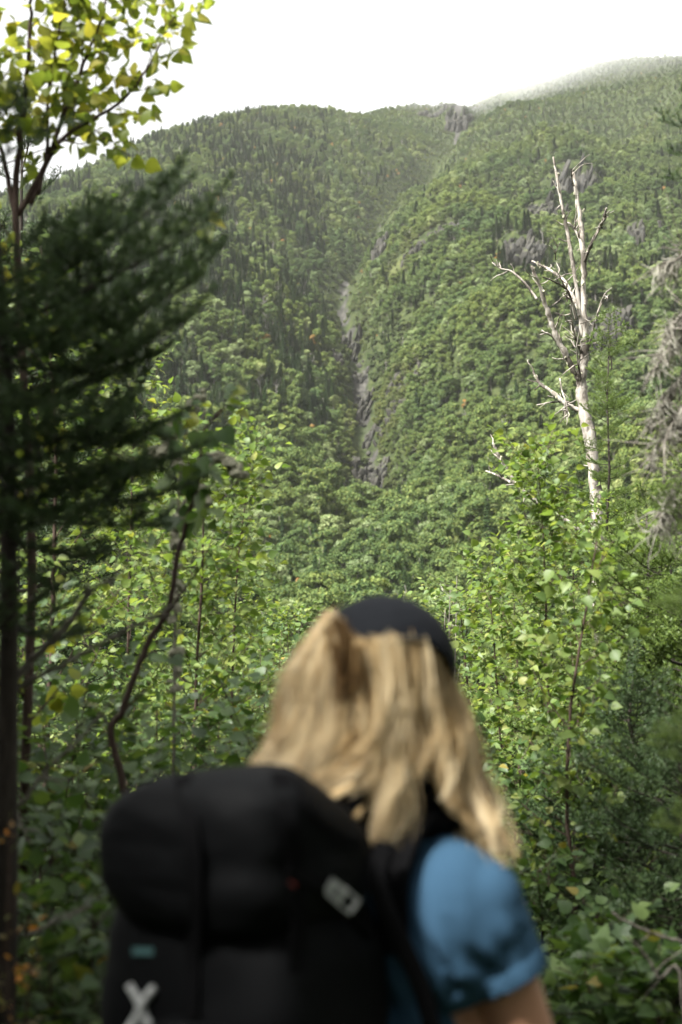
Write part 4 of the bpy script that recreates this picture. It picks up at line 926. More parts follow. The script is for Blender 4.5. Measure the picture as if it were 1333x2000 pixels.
# near dark spruce
d = 2.85; b = gp(2, d); root = empty('near_spruce', b, 'dark young spruce leaning into the view with dense drooping boughs', 'spruce tree')
trp = np.array([b, P(8, 2000, d), P(15, 1500, d), P(18, 1100, d), P(10, 700, d), P(-30, 300, d), P(-60, 60, d)]); tp_ = smooth_path(trp, 40)
MB().tube(tp_, np.linspace(.026, .011, 40), 10).build('trunk', M['bark_dark'], root, True)
sp = np.random.default_rng(303)
def aim(q, tx, ty, td, kind='dark', roll=0.0):
    t = P(tx, ty, td); v = t - q; L = float(np.linalg.norm(v)); place_bough(root, q, math.atan2(v[1], v[0]), math.atan2(v[2], math.hypot(v[0], v[1])) - .10, L, kind, sp, roll)
for (qx, qy, tx, ty, td, roll) in ((0, 640, 430, 395, 2.15, .5), (0, 600, 370, 330, 2.2, .4), (-10, 560, 300, 370, 2.25, .3), (0, 720, 400, 520, 2.1, .3), (0, 760, 380, 600, 2.1, .2), (0, 800, 330, 660, 2.15, .1), (-10, 500, 200, 400, 2.3, .3), (0, 690, 420, 460, 2.3, .5),
        (5, 900, 340, 800, 2.1, .1), (5, 950, 380, 860, 2.15, 0), (5, 1000, 380, 930, 2.2, 0), (5, 1010, 330, 1010, 2.2, 0), (5, 850, 300, 740, 2.3, .1), (5, 980, 250, 900, 2.05, 0), (0, 700, 200, 560, 2.0, .2), (0, 780, 260, 640, 2.0, .2), (5, 880, 220, 800, 2.0, .1), (0, 620, 180, 470, 2.1, .3), (5, 1050, 200, 1080, 2.1, 0), (5, 1080, 130, 1150, 2.15, 0), (5, 930, 120, 1010, 2.0, 0), (0, 560, 90, 460, 2.1, .2), (0, 650, 90, 620, 2.0, .2), (0, 800, 110, 760, 2.0, .1)):
    aim(P(qx, qy, d), tx, ty, td * 1.267, 'dark', roll)
for k in range(26):   # boughs to the other sides
    q, dd_ = at_t(tp_, sp.uniform(.52, .97)); az = sp.uniform(1.2, 5.1); place_bough(root, q, az, sp.uniform(-.15, .35), sp.uniform(.28, .46), 'dark', sp)
for pts, r0, r1 in (([(15, 1345), (60, 1290), (100, 1260), (135, 1215), (165, 1170), (185, 1150)], .008, .004), ([(15, 1350), (90, 1315), (165, 1275), (230, 1240), (300, 1205), (340, 1180)], .005, .003), ([(10, 1600), (50, 1560), (90, 1505), (150, 1450), (195, 1400), (225, 1360)], .004, .002), ([(0, 1530), (25, 1570), (45, 1620), (62, 1650)], .004, .002), ([(160, 1180), (200, 1140), (260, 1120), (310, 1105)], .003, .001), ([(50, 1830), (110, 1800), (180, 1770)], .003, .002), ([(5, 1200), (80, 1160), (140, 1120)], .004, .001)):
    dead_branch(root, PX(pts, d + .05), r0 * 1.25, r1 * 1.25, sp, twigs=3, twl=.08)
# lichen-crusted dead twigs behind the alder top
b = gp(340, 4.0); tw = empty('lichen_twig', b, 'dead twigs crusted with pale lichen behind the alder leaves', 'branch')
for pts in ([(340, 1400), (345, 1100), (355, 900), (380, 800), (405, 770)], [(355, 900), (330, 880), (300, 885)], [(365, 850), (345, 835), (325, 850)], [(350, 1000), (410, 900), (450, 905), (470, 930)], [(350, 950), (385, 960), (400, 985)]):
    w_ = PX(pts, 4.0); w_ = np.vstack([b, w_]) if pts[0][1] == 1400 else w_
    pth = dead_branch(tw, w_, .006, .002, sp); mb = MB()
    for i in range(60):
        q, dd_ = at_t(pth, sp.uniform(.62 if pts[0][1] == 1400 else .4, .999)); V, F = slab(sp, np.array([.018, .018, .013]) * sp.uniform(.5, 1.4), (sp.normal(), sp.normal()), sp.uniform(0, 6), ICO2, 12, .6); mb.add(V + q + sp.normal(size=3) * .008, T=F)
    tag(mb.build('lichen', M['lichen'], tw), kind='stuff')
# taller spruce behind the aspen, and saplings further down the slope
b = gp(20, 8.5); conifer('spruce_tree', 'dark spruce top rising behind the yellow aspen', b, P(60, 235, 8.5)[2] - b[2], sp, 'mid', 1.2, 17, 5, .06, .1, cat='spruce tree', top=.4)
for px, d, topy, lb in ((560, 22, 1215, 'small birch down the slope left of the cap'), (900, 16, 1190, 'birch tip down the slope right of the cap'), (480, 28, 1180, 'far birch beyond the slim drooping one'), (1000, 24, 1100, 'birch crown behind the leaning sapling')):
    b = gp(px, d); tpt = P(px, topy, d)
    leafy('birch_sapling', lb, 'birch tree', [(np.array([b, (b + tpt) / 2 + np.array([.1, 0, 0]), tpt]), .03, .005)], sp, nbr=34, brl=1.2, t0=.35, ang=50, ntw=7, twl=.45, lsp=.07, lsz=.075, cap=0, taper=.6)
b = gp(882, 13); dt = empty('dead_sapling', b, 'thin grey dead sapling with dry twigs right of the cap', 'dead tree')
for px, ty in ((880, 1150), (893, 1125), (870, 1190)): dead_branch(dt, np.array([b, P(px - 5, 1400, 13), P(px, ty, 13)]), .012, .003, sp, twigs=26, twl=.28, name='stem')

# unseen tall spruces added beside and behind the viewpoint to shade the foreground
wg = np.random.default_rng(909)
for x, y, H, W in ((-2.5, 2.3, 6.8, 1.35), (-2.6, .7, 7.5, 1.3), (-3.9, 2.6, 8.0, 1.7), (-3.0, 1.0, 5.6, 1.1), (-4.3, 1.9, 8.5, 1.7), (-4.6, -.5, 9.5, 1.6), (-2.6, -2.2, 8.0, 1.4), (-.6, -3.4, 9.0, 1.6), (1.6, -2.8, 8.5, 1.5), (3.2, -.8, 9.5, 1.6), (3.4, 1.6, 8.5, 1.5), (3.9, 4.0, 6.0, 1.2), (-1.8, -6.0, 11.0, 1.9), (2.6, -6.0, 11.0, 1.9), (-6.0, -3.5, 11.0, 1.9), (5.8, -3.0, 11.0, 1.9)):
    conifer('shade_spruce', 'unseen tall dark spruce added to shade the foreground', (x, y, T1(x, y) - .05), H, wg, 'mid', W, 17, 7, .11, .10, cat='spruce tree', group='unseen spruces added for shade', top=.5)
# ------------------------------------------------------------------ hiker seen from behind
from mathutils.bvhtree import BVHTree
hg = np.random.default_rng(404)
YAW = R(38); BU = np.array([math.cos(YAW), -math.sin(YAW), 0]); BV = np.array([math.sin(YAW), math.cos(YAW), 0])
N0 = np.array([.078, 1.93, 0])
def B(a, b, z): return N0 + BU * a + BV * b + np.array([0, 0, z])
def uvs(n=16, m=12):
    V = []; Q = []
    for i in range(m + 1):
        ph = math.pi * i / m
        for j in range(n): V.append((math.sin(ph) * math.cos(2 * math.pi * j / n), math.sin(ph) * math.sin(2 * math.pi * j / n), math.cos(ph)))
    for i in range(m):
        for j in range(n): Q.append((i * n + j, (i + 1) * n + j, (i + 1) * n + (j + 1) % n, i * n + (j + 1) % n))
    return np.array(V), np.array(Q)
SPH = uvs()
class Blob(MB):
    def ell(s, c, r, rot=None):
        V = SPH[0] * np.asarray(r, float)
        if rot is not None: V = V @ np.asarray(rot).T
        return s.add(V + c, Q=SPH[1])
    def cap(s, p0, p1, r0, r1, n=10):
        p0, p1 = np.asarray(p0, float), np.asarray(p1, float)
        for t in np.linspace(0, 1, max(2, int(np.linalg.norm(p1 - p0) / (min(r0, r1) * .5)) + 1)): s.ell(p0 + (p1 - p0) * t, [r0 + (r1 - r0) * t] * 3)
        return s
    def fuse(s, voxel, smooth=6):
        me = s.mesh('tmp', M['bark_dark']); o = bpy.data.objects.new('tmp', me); COL.objects.link(o)
        md = o.modifiers.new('r', 'REMESH'); md.mode = 'VOXEL'; md.voxel_size = voxel; md.use_smooth_shade = True
        sm = o.modifiers.new('s', 'SMOOTH'); sm.iterations = smooth; sm.factor = .5
        dg = bpy.context.evaluated_depsgraph_get(); out = bpy.data.meshes.new_from_object(o.evaluated_get(dg))
        bpy.data.objects.remove(o); bpy.data.meshes.remove(me); out.materials.clear(); return out
def coords(me): a = np.empty(len(me.vertices) * 3, np.float32); me.vertices.foreach_get('co', a); return a.reshape(-1, 3).astype(float)
def set_coords(me, V): me.vertices.foreach_set('co', np.asarray(V, np.float32).ravel()); me.update()
def normals(me): a = np.empty(len(me.vertices) * 3, np.float32); me.vertex_normals.foreach_get('vector', a); return a.reshape(-1, 3).astype(float)
ROTB = np.stack([BU, BV, [0, 0, 1]], -1)

def simple(name, col, rough=.7, spec=.3, nscale=0, nstr=.2, dist=.001, var=.25, sheen=0):
    m = NT(name)
    if nscale:
        n = m.noise(nscale, 4, .6, m.coord('Object')); c = m.mix(m.math('MULTIPLY', n, var * 2), tuple(v * 1.15 for v in col), tuple(v * .55 for v in col))
        return m.done(m.bsdf(c, rough, spec, n, nstr, dist, sheen))
    return m.done(m.bsdf(col, rough, spec, sheen=sheen))
M['skin'] = simple('skin', (.46, .24, .15), .5, .4, 25, .1, .001, .12)
M['shirt'] = simple('blue_cotton', (.034, .077, .128), .9, .08, 900, .25, .0004, .12)
M['black_nylon'] = simple('black_nylon', (.0036, .0039, .0044), .7, .09, 220, .25, .0008, .3)
M['black_strap'] = simple('black_webbing', (.003, .003, .0034), .85, .06, 500, .3, .0005, .2)
M['cap_cloth'] = simple('quilted_cap_cloth', (.006, .007, .009), .85, .1, 60, .3, .002, .3)
M['trousers'] = simple('grey_trousers', (.04, .042, .045), .85, .2, 200)
M['boot'] = simple('brown_boot', (.07, .05, .035), .6, .3, 90)
M['silver'] = simple('silver_reflective', (.48, .49, .48), .45, .5)
M['red_tag'] = simple('red_tag', (.06, .012, .009), .7, .1)
M['teal'] = simple('teal_label', (.06, .13, .13), .7, .2, 300, .1, .0005, .3)
M['eye'] = simple('eye', (.5, .5, .48), .2, .5)

hiker = empty('person', [N0[0], N0[1], 0], 'hiker from behind in blue t-shirt and dark cap, blonde hair loose over the shoulders', 'person')
HC = P(757, 1328, 1.935)
ARM = dict(s=P(938, 1762, 1.835), h=P(988, 1918, 1.835), e=P(1066, 2140, 1.86))
armd = unit(ARM['e'] - ARM['s'])
LS = B(-.165, .01, 1.26); LE = B(-.235, .03, .99)
def hand(bl, wrist, d, pd, s=1.0):
    """palm and five curled fingers; d: down the hand, pd: palm normal"""
    d = unit(d); pd = unit(pd - (pd @ d) * d); w = np.cross(d, pd); pc = wrist + d * .05
    for k in range(-2, 3): bl.cap(wrist + w * k * .010, wrist + d * .085 + w * k * .016, .013, .011)
    for k, L in zip((-1.5, -.5, .5, 1.5), (.07, .08, .076, .06)):
        a = wrist + d * .088 + w * k * .019; b_ = a + (d * .9 + pd * .35) * L * .55; c_ = b_ + (d * .5 + pd * .85) * L * .5; bl.cap(a, b_, .0095, .0085); bl.cap(b_, c_, .0085, .007)
    a = wrist + d * .025 - w * .03; b_ = a + (d * .6 - w * .6 + pd * .4) * .04; bl.cap(a, b_, .012, .010); bl.cap(b_, b_ + (d * .8 + pd * .4) * .032, .010, .008)
bd = Blob()
bd.ell(HC + [0, .0, .0], (.074, .094, .105)); bd.ell(HC + [0, .05, -.06], (.058, .055, .06)); bd.ell(HC + [0, .105, -.03], (.013, .018, .02))
for sx in (-1, 1): bd.ell(HC + [sx * .076, .0, -.02], (.012, .02, .03)); bd.ell(HC + [sx * .03, .088, .0], (.012, .01, .008))
bd.ell(HC + [0, .094, -.07], (.024, .012, .009))
bd.cap(HC + [.01, -.01, -.07], B(0, 0, 1.34), .052, .058)
bd.ell(B(0, 0, 1.22), (.15, .09, .11), ROTB); bd.ell(B(0, 0, 1.08), (.13, .085, .14), ROTB); bd.ell(B(0, 0, .90), (.15, .095, .12), ROTB)
bd.cap(ARM['s'], ARM['e'], .046, .036); bd.cap(B(.03, 0, 1.30), ARM['s'], .05, .046); bd.cap(B(-.03, 0, 1.30), LS, .05, .046); bd.cap(LS, LE, .046, .036)
RW = ARM['e'] + np.array([.02, .13, -.19]); LW = LE + np.array([.0, .10, -.20])
bd.cap(ARM['e'], RW, .037, .025); bd.cap(LE, LW, .037, .025); hand(bd, RW, RW - ARM['e'], -BU); hand(bd, LW, LW - LE, BU)
for sx in (-1, 1):
    bd.cap(B(sx * .085, 0, .88), B(sx * .09, .02, .48), .082, .055); bd.cap(B(sx * .09, .02, .48), B(sx * .09, -.01, .09), .052, .034); bd.cap(B(sx * .09, -.03, .05), B(sx * .09, .11, .04), .04, .03)
bme = bd.fuse(.0055, 4); bme.materials.append(M['skin']); set_coords(bme, coords(bme) - np.array(hiker.location))
add_obj('body', bme, hiker)
# trousers and boots
tr = Blob(); tr.ell(B(0, 0, .91), (.165, .11, .1), ROTB)
for sx in (-1, 1): tr.cap(B(sx * .085, 0, .87), B(sx * .09, .02, .48), .092, .068); tr.cap(B(sx * .09, .02, .48), B(sx * .09, -.01, .13), .066, .058)
tme = tr.fuse(.012, 4); tme.materials.append(M['trousers']); set_coords(tme, coords(tme) - np.array(hiker.location)); add_obj('trousers', tme, hiker)
for sx in (-1, 1):
    bo = Blob(); bo.cap(B(sx * .09, -.04, .06), B(sx * .09, .14, .045), .052, .042); bo.cap(B(sx * .09, -.02, .06), B(sx * .09, -.01, .16), .052, .055)
    x = bo.fuse(.01, 3); x.materials.append(M['boot']); V = coords(x); V[:, 2] = np.maximum(V[:, 2], .0); set_coords(x, V - np.array(hiker.location)); add_obj('boot', x, hiker)
# t-shirt
sh = Blob()
sh.ell(B(0, 0, 1.21), (.168, .112, .13), ROTB); sh.ell(B(0, 0, 1.05), (.155, .108, .17), ROTB); sh.ell(B(0, 0, .88), (.17, .12, .12), ROTB)
for sg_ in (1, -1): sh.ell(B(sg_ * .105, -.025, 1.225), (.075, .085, .105), ROTB)
for S_s, E_s, sg_ in ((ARM['s'], ARM['e'], 1), (LS, LE, -1)):
    dd = unit(E_s - S_s); sh.cap(B(sg_ * .035, -.005, 1.305), S_s + [0, 0, -.004], .052, .056); sh.cap(S_s, S_s + dd * .16, .056, .056); sh.cap(B(sg_ * .06, 0, 1.22), S_s - np.array([0, 0, .03]), .09, .062)
sme = sh.fuse(.006, 8); bm = bmesh.new(); bm.from_mesh(sme)
def cut(co, no, test):
    fs = [f for f in bm.faces if test(np.array(f.calc_center_median()))]
    ge = set(fs); 
    for f in fs: ge.update(f.edges); ge.update(f.verts)
    bmesh.ops.bisect_plane(bm, geom=list(ge), plane_co=co, plane_no=no, clear_outer=False)
    kill = [f for f in bm.faces if test(np.array(f.calc_center_median())) and (np.array(f.calc_center_median()) - co) @ np.asarray(no) > 1e-5]
    bmesh.ops.delete(bm, geom=kill, context='FACES')
HEMT = float(np.linalg.norm(ARM['h'] - ARM['s']))
hem_n = unit(np.array([.42, .05, -.90]))
cut(Vector(ARM['h']), Vector(hem_n), lambda c: np.linalg.norm(c - ARM['s'] - armd * ((c - ARM['s']) @ armd)) < .085 and (c - ARM['s']) @ armd > .05)
ld = unit(LE - LS); cut(Vector(LS + ld * .13), Vector(ld), lambda c: np.linalg.norm(c - LS - ld * ((c - LS) @ ld)) < .085 and (c - LS) @ ld > .05)
cut(Vector((0, 0, .83)), Vector((0, 0, -1)), lambda c: c[2] < .9)
cut(Vector(B(0, 0, 1.335)), Vector((0, 0, 1)), lambda c: np.linalg.norm((c - B(0, 0, 1.335))[:2]) < .09 and c[2] > 1.30)
bm.to_mesh(sme); bm.free()
V = coords(sme); N = normals(sme)
q = V - ARM['s']; ta = q @ armd; ax = q - ta[:, None] * armd; ra = np.linalg.norm(ax, axis=1)
# armhole seam, sleeve folds running down from the armpit, doubled hem
u1_ = unit(np.cross(armd, [0, 1, 0])); ang_ = np.arctan2(ax @ np.cross(armd, u1_), ax @ u1_)
onarm = np.clip((ta + .01) / .03, 0, 1) * (ra < .09) * np.clip(((q @ BU) + .06) / .03, 0, 1)
inner = np.clip((.015 - (q @ np.array([1, 0, .35])) ) / .05, 0, 1) * np.clip((ta) / .05, 0, 1)
fold = np.sin(ang_ * 11 + ta * 38 + 1.2 * fbm(V * 14, 2, 5)) * .0085 * onarm * np.clip(inner + .35, 0, 1) * np.clip(ta / .07, 0, 1) * np.clip(((V - ARM['h']) @ (-hem_n)) / .05, .15, 1)
fold += np.sin((V @ unit(np.array([.85, 0, .5]))) * 150 + 2.5 * fbm(V * 9, 2, 8)) * .006 * np.clip((1.25 - V[:, 2]) / .06, 0, 1) * (1 - onarm)
seam = -.005 * np.exp(-((q @ unit(BU * .9 + np.array([0, 0, .35])) + .028) / .0045) ** 2) * (V[:, 2] > 1.18) * (np.linalg.norm(q, axis=1) < .14)
hem_d = (V - ARM['h']) @ (-hem_n); hem = np.where((hem_d < .024) & (onarm > .5), .0030, 0) - .0026 * np.exp(-((hem_d - .025) / .0025) ** 2) * (onarm > .5)
V = V + N * (fold + seam + hem + .003 * fbm(V * 11, 3, 6))[:, None]
set_coords(sme, V - np.array(hiker.location)); sme.materials.append(M['shirt'])
for p_ in sme.polygons: p_.use_smooth = True
so_ = add_obj('t_shirt', sme, hiker); md = so_.modifiers.new('thick', 'SOLIDIFY'); md.thickness = .003; md.offset = -1
# dark scarf round the neck
cl = MB(); 
for k in range(5):
    a = np.linspace(0, 2 * math.pi, 33); r = .070 + .007 * math.sin(k * 2.1) + .004 * k * .3
    cl.tube(np.stack([B(0, 0, 0)[0] + np.cos(a) * r * 1.05, B(0, 0, 0)[1] + np.sin(a) * r, 1.335 + .017 * k + .005 * np.sin(a * 3 + k) - .012 * np.cos(a - .9)], -1), .0165, 8, False)
cl.build('neck_scarf', M['black_strap'], hiker, True)

# cap: dome following the head with an uneven lower edge, low on the right
CC = P(750, 1300, 1.925); RX, RY, RZ = .098, .116, .094
TILT = np.array(Euler((R(-4), R(13), R(8))).to_matrix())
def cap_edge(az):   # az 0 = right, -90 = towards the camera, 180 = left ; elevation of lower rim (deg)
    return np.interp((az + 360) % 360, [0, 90, 150, 180, 200, 225, 250, 270, 290, 315, 335, 360], [-24, 4, 14, 20, 18, 9, 8, 14, 19, 11, -8, -24])
na, ne = 96, 26; V = []
for i in range(ne):
    f = i / (ne - 1)
    for j in range(na):
        az = 360 * j / na; el = cap_edge(az) + (90 - cap_edge(az)) * f; e, a = R(el), R(az)
        quilt = 1 + .010 * abs(math.sin(a * 9 + f * 5)) * abs(math.sin(f * 14 - a * 3)) + (.012 if f < .07 else 0)
        V.append(np.array([math.cos(e) * math.cos(a) * RX, math.cos(e) * math.sin(a) * RY, math.sin(e) * RZ]) * quilt)
V = np.array(V) @ TILT.T + CC
Q = np.array([(i * na + j, i * na + (j + 1) % na, (i + 1) * na + (j + 1) % na, (i + 1) * na + j) for i in range(ne - 1) for j in range(na)])
cap_me = mk_mesh('cap', V - np.array(hiker.location), Q, M['cap_cloth'], True); capo = add_obj('cap', cap_me, hiker); md = capo.modifiers.new('t', 'SOLIDIFY'); md.thickness = .004
brim = MB(); bv = []; 
for i in range(9):
    for j in range(17):
        a = R(30 + 120 * j / 16); rr = 1.0 + .62 * (i / 8) * math.sin((a - R(30)) / R(120) * math.pi) ** .5
        bv.append(np.array([math.cos(a) * RX * rr, math.sin(a) * RY * rr, .018 - .02 * i / 8 - .03 * math.cos(a) ** 2]))
brim.add(np.array(bv) @ TILT.T + CC, Q=[(i * 17 + j, i * 17 + j + 1, (i + 1) * 17 + j + 1, (i + 1) * 17 + j) for i in range(8) for j in range(16)])
bo = brim.mesh('brim', M['cap_cloth'], True, hiker.location); bo = add_obj('brim', bo, capo); md = bo.modifiers.new('t', 'SOLIDIFY'); md.thickness = .004

# hair
GUIDE = [  # (distance), photo points
 (1.95, [(645, 1200), (598, 1260), (565, 1325), (535, 1395), (503, 1465), (470, 1545)]),
 (1.89, [(652, 1205), (615, 1280), (592, 1350), (572, 1430), (546, 1500), (520, 1565)]),
 (1.85, [(658, 1215), (638, 1300), (627, 1380), (612, 1450), (592, 1520), (578, 1590)]),
 (1.83, [(668, 1225), (664, 1310), (664, 1390), (656, 1460), (630, 1520), (600, 1585)]),
 (1.82, [(692, 1250), (692, 1340), (702, 1410), (700, 1460), (668, 1510), (625, 1550)]),
 (1.815, [(712, 1255), (718, 1340), (730, 1410), (738, 1455), (715, 1495), (670, 1525)]),
 (1.815, [(738, 1250), (745, 1350), (742, 1430), (738, 1500), (760, 1590), (738, 1695)]),
 (1.815, [(768, 1245), (776, 1350), (772, 1430), (768, 1500), (774, 1580), (752, 1680)]),
 (1.82, [(792, 1245), (802, 1340), (803, 1415), (806, 1460), (812, 1500), (815, 1535)]),
 (1.83, [(822, 1245), (836, 1340), (843, 1410), (850, 1465), (860, 1515), (864, 1560)]),
 (1.85, [(845, 1260), (866, 1350), (878, 1430), (892, 1500), (912, 1575), (922, 1645)]),
 (1.88, [(862, 1275), (888, 1370), (905, 1440), (922, 1520), (946, 1605), (968, 1680)]),
 (1.94, [(872, 1295), (903, 1390), (926, 1460), (946, 1530), (968, 1622), (1012, 1708)])]
DEND = {10: 1.80, 11: 1.79, 12: 1.80}
gpth = [smooth_path(PX(p, dd, np.interp(np.linspace(0, 1, len(p)), [0, .55, 1], [dd, dd, DEND.get(i, dd)])), 24) for i, (dd, p) in enumerate(GUIDE)]
hm = MB(); tone = []
nv = 0; NSEG = 15
def lock(center, nstr, rad, tn, wid=.0007):
    n = len(center); ts = np.linspace(0, 1, n)
    for s_ in range(nstr):
        o = hg.normal(size=3) * rad; ph = hg.uniform(0, 6.28); fr_ = hg.uniform(1.4, 3.2); am = hg.uniform(.0008, .003)
        end = hg.uniform(.86, 1.0)
        shape = np.interp(ts, [0, .3, .75, 1], [.7, 1.15, .95, .4])
        p = center + o * shape[:, None] + np.stack([np.sin(ts * fr_ * 6.28 + ph), np.cos(ts * fr_ * 5 + ph), np.zeros(n)], -1) * (am * ts)[:, None]
        p = smooth_path(p[:max(5, int(n * end))], NSEG)
        hm.tube(p, np.interp(np.linspace(0, 1, NSEG), [0, .6, 1], [wid, wid, wid * .35]), 3, False); tone.append(np.full(NSEG * 3, np.clip(tn + hg.normal() * .13, 0, 1)))
for k in range(190):
    g = hg.integers(0, 12); f = hg.uniform()
    if g == 5: f = 0.0 if hg.uniform() < .5 else 1.0; f = abs(f - hg.uniform(0, .12))
    if g in (2, 3) and hg.uniform() < .45: continue
    c = gpth[g] * (1 - f) + gpth[g + 1] * f
    lay = hg.uniform(0, 1); ts = np.linspace(0, 1, 24)
    c = c + np.array([0, 1, 0]) * (lay * .05 * (.4 + ts))[:, None]
    am = hg.uniform(.007, .021); ph = g * .9 + hg.uniform(0, 2.5); fq = hg.uniform(1.3, 2.1)
    c = c + np.stack([np.sin(ts * fq * 6.28 + ph) * am * ts ** .7, np.cos(ts * fq * 6.28 + ph) * am * .8 * ts ** .7, ts * hg.normal() * .006], -1)
    lt = .96 - .74 * lay + hg.normal() * .20 + (.18 if g < 3 else 0) - (.05 if g > 7 else 0)  # shade of deeper layers and light on the left put into the tone
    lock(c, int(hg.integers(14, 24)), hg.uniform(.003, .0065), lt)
for k in range(6):  # dark locks stand in for the shaded slit in the hair
    lock(smooth_path(PX([(652, 1212), (668, 1270), (668, 1330), (660, 1390)], 1.812) + np.array([hg.normal() * .005, 0, hg.normal() * .004]), 24), 14, .0035, .10)
for k in range(5):
    lock(smooth_path(PX([(700, 1262), (706, 1310), (704, 1360)], 1.80) + np.array([hg.normal() * .003, 0, 0]), 24), 10, .002, .16)
# a loose curl over the strap, fly-away hairs
for k in range(5):
    lock(smooth_path(PX([(690, 1530), (650, 1555), (625, 1580), (650, 1605), (690, 1600), (712, 1570)], 1.78) + hg.normal(size=(6, 3)) * .003, 24), 10, .0016, .75)
for k in range(90):
    g = hg.integers(0, 13); lock(gpth[g] + np.array([hg.normal() * .015, hg.normal() * .01, 0]) * np.linspace(.3, 1.4, 24)[:, None], 2, .004, .85, .0004)
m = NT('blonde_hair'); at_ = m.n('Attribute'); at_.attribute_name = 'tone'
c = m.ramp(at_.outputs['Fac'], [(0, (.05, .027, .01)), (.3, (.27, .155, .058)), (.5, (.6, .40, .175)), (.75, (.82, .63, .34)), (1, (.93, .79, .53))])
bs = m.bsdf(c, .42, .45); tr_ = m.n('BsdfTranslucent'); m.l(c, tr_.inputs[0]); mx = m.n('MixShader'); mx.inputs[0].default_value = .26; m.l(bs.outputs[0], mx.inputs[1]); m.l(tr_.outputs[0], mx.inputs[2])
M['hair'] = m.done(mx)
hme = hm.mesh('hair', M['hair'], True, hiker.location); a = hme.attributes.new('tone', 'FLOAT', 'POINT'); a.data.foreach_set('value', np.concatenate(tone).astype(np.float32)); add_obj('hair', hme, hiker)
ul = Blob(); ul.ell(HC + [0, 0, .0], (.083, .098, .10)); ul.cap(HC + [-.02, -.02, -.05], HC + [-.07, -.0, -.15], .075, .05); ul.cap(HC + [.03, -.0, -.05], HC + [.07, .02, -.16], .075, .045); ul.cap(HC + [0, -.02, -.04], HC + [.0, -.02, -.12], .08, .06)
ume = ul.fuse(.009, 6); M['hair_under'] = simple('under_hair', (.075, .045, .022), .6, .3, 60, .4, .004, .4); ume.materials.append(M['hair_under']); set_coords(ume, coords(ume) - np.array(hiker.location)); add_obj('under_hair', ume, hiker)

# ------------------------------------------------------------------ backpack
pb = B(-.04, -.22, .80); pack = empty('backpack', pb, 'black hiking backpack with hooded lid and silver buckle on the hiker back', 'backpack')
bm_ = bmesh.new(); bmesh.ops.create_icosphere(bm_, subdivisions=5, radius=1); IV = np.array([v.co[:] for v in bm_.verts]); IF = np.array([[v.index for v in f.verts] for f in bm_.faces]); bm_.free()
def superbox(r, n=4.0):
    k = (np.abs(IV) ** n).sum(1) ** (-1 / n); return IV * k[:, None] * np.asarray(r, float)
def folds(V, sc, amp, seed, dirn=(1, 1, 1)): return amp * (1 - 2 * np.abs(fbm(V * np.asarray(dirn) * sc, 3, seed)))
def to_world(L): return np.stack([N0[0] + BU[0] * L[:, 0] + BV[0] * L[:, 1], N0[1] + BU[1] * L[:, 0] + BV[1] * L[:, 1], L[:, 2]], -1)
L = superbox((.148, .126, .096), 4.2); z = L[:, 2] / .098
L[:, 2] -= .085 * np.clip((L[:, 0] / .166 * .6 + L[:, 1] / .128 * .7) - .25, 0, 1) * np.clip(z + .3, 0, 1)
L[:, 0] *= 1 - .10 * np.clip(-z, 0, 1) ** 2; L[:, 1] *= 1 - .16 * np.clip(-z, 0, 1) ** 2
L[:, 2] += .018 * (L[:, 0] / .178) * (z > 0) * z - .03 * np.clip(-L[:, 0] / .178 - .3, 0, 1) * np.clip(z, 0, 1)
Un = unit(L); L = L + Un * (folds(L, 9, .006, 3, (1, 1, 2.2)) + folds(L + 3, 22, .0018, 4))[:, None]
L += np.array([-.076, -.236, 1.325])
lidw = to_world(L); lme = mk_mesh('lid', lidw - pb, IF, M['black_nylon'], True); lid = add_obj('lid', lme, pack)
L = superbox((.156, .122, .26), 4.6); z = L[:, 2] / .26
L[:, 0] *= 1 + .05 * z; L = L + unit(L) * (folds(L, 7, .007, 9, (1, 1, 2.0)) + folds(L + 7, 20, .002, 14))[:, None]; L += np.array([-.087, -.212, 1.03])
mw = to_world(L); add_obj('main_body', mk_mesh('main_body', mw - pb, IF, M['black_nylon'], True), pack)
L = superbox((.118, .045, .17), 3.4); L = L + unit(L) * folds(L, 9, .006, 19)[:, None]; L += np.array([-.04, -.325, .97]); fw = to_world(L); add_obj('front_pocket', mk_mesh('front_pocket', fw - pb, IF, M['black_nylon'], True), pack)
BVH = BVHTree.FromPolygons([Vector(v) for v in np.vstack([lidw, mw, fw])], [tuple(int(x) for x in f) for f in np.vstack([IF, IF + len(IV), IF + 2 * len(IV)])])
def onpack(px, py, lift=.003):
    dv = Vector(P(px, py, 1.0)) - Vector((0, 0, CAMZ)); h = BVH.ray_cast(Vector((0, 0, CAMZ)), dv.normalized())
    if h[0] is None: return P(px, py, 1.72), np.array([0, -1, 0])
    nn = np.array(h[1]); nn = nn if nn @ np.array(dv) < 0 else -nn
    return np.array(h[0]) + nn * lift, nn
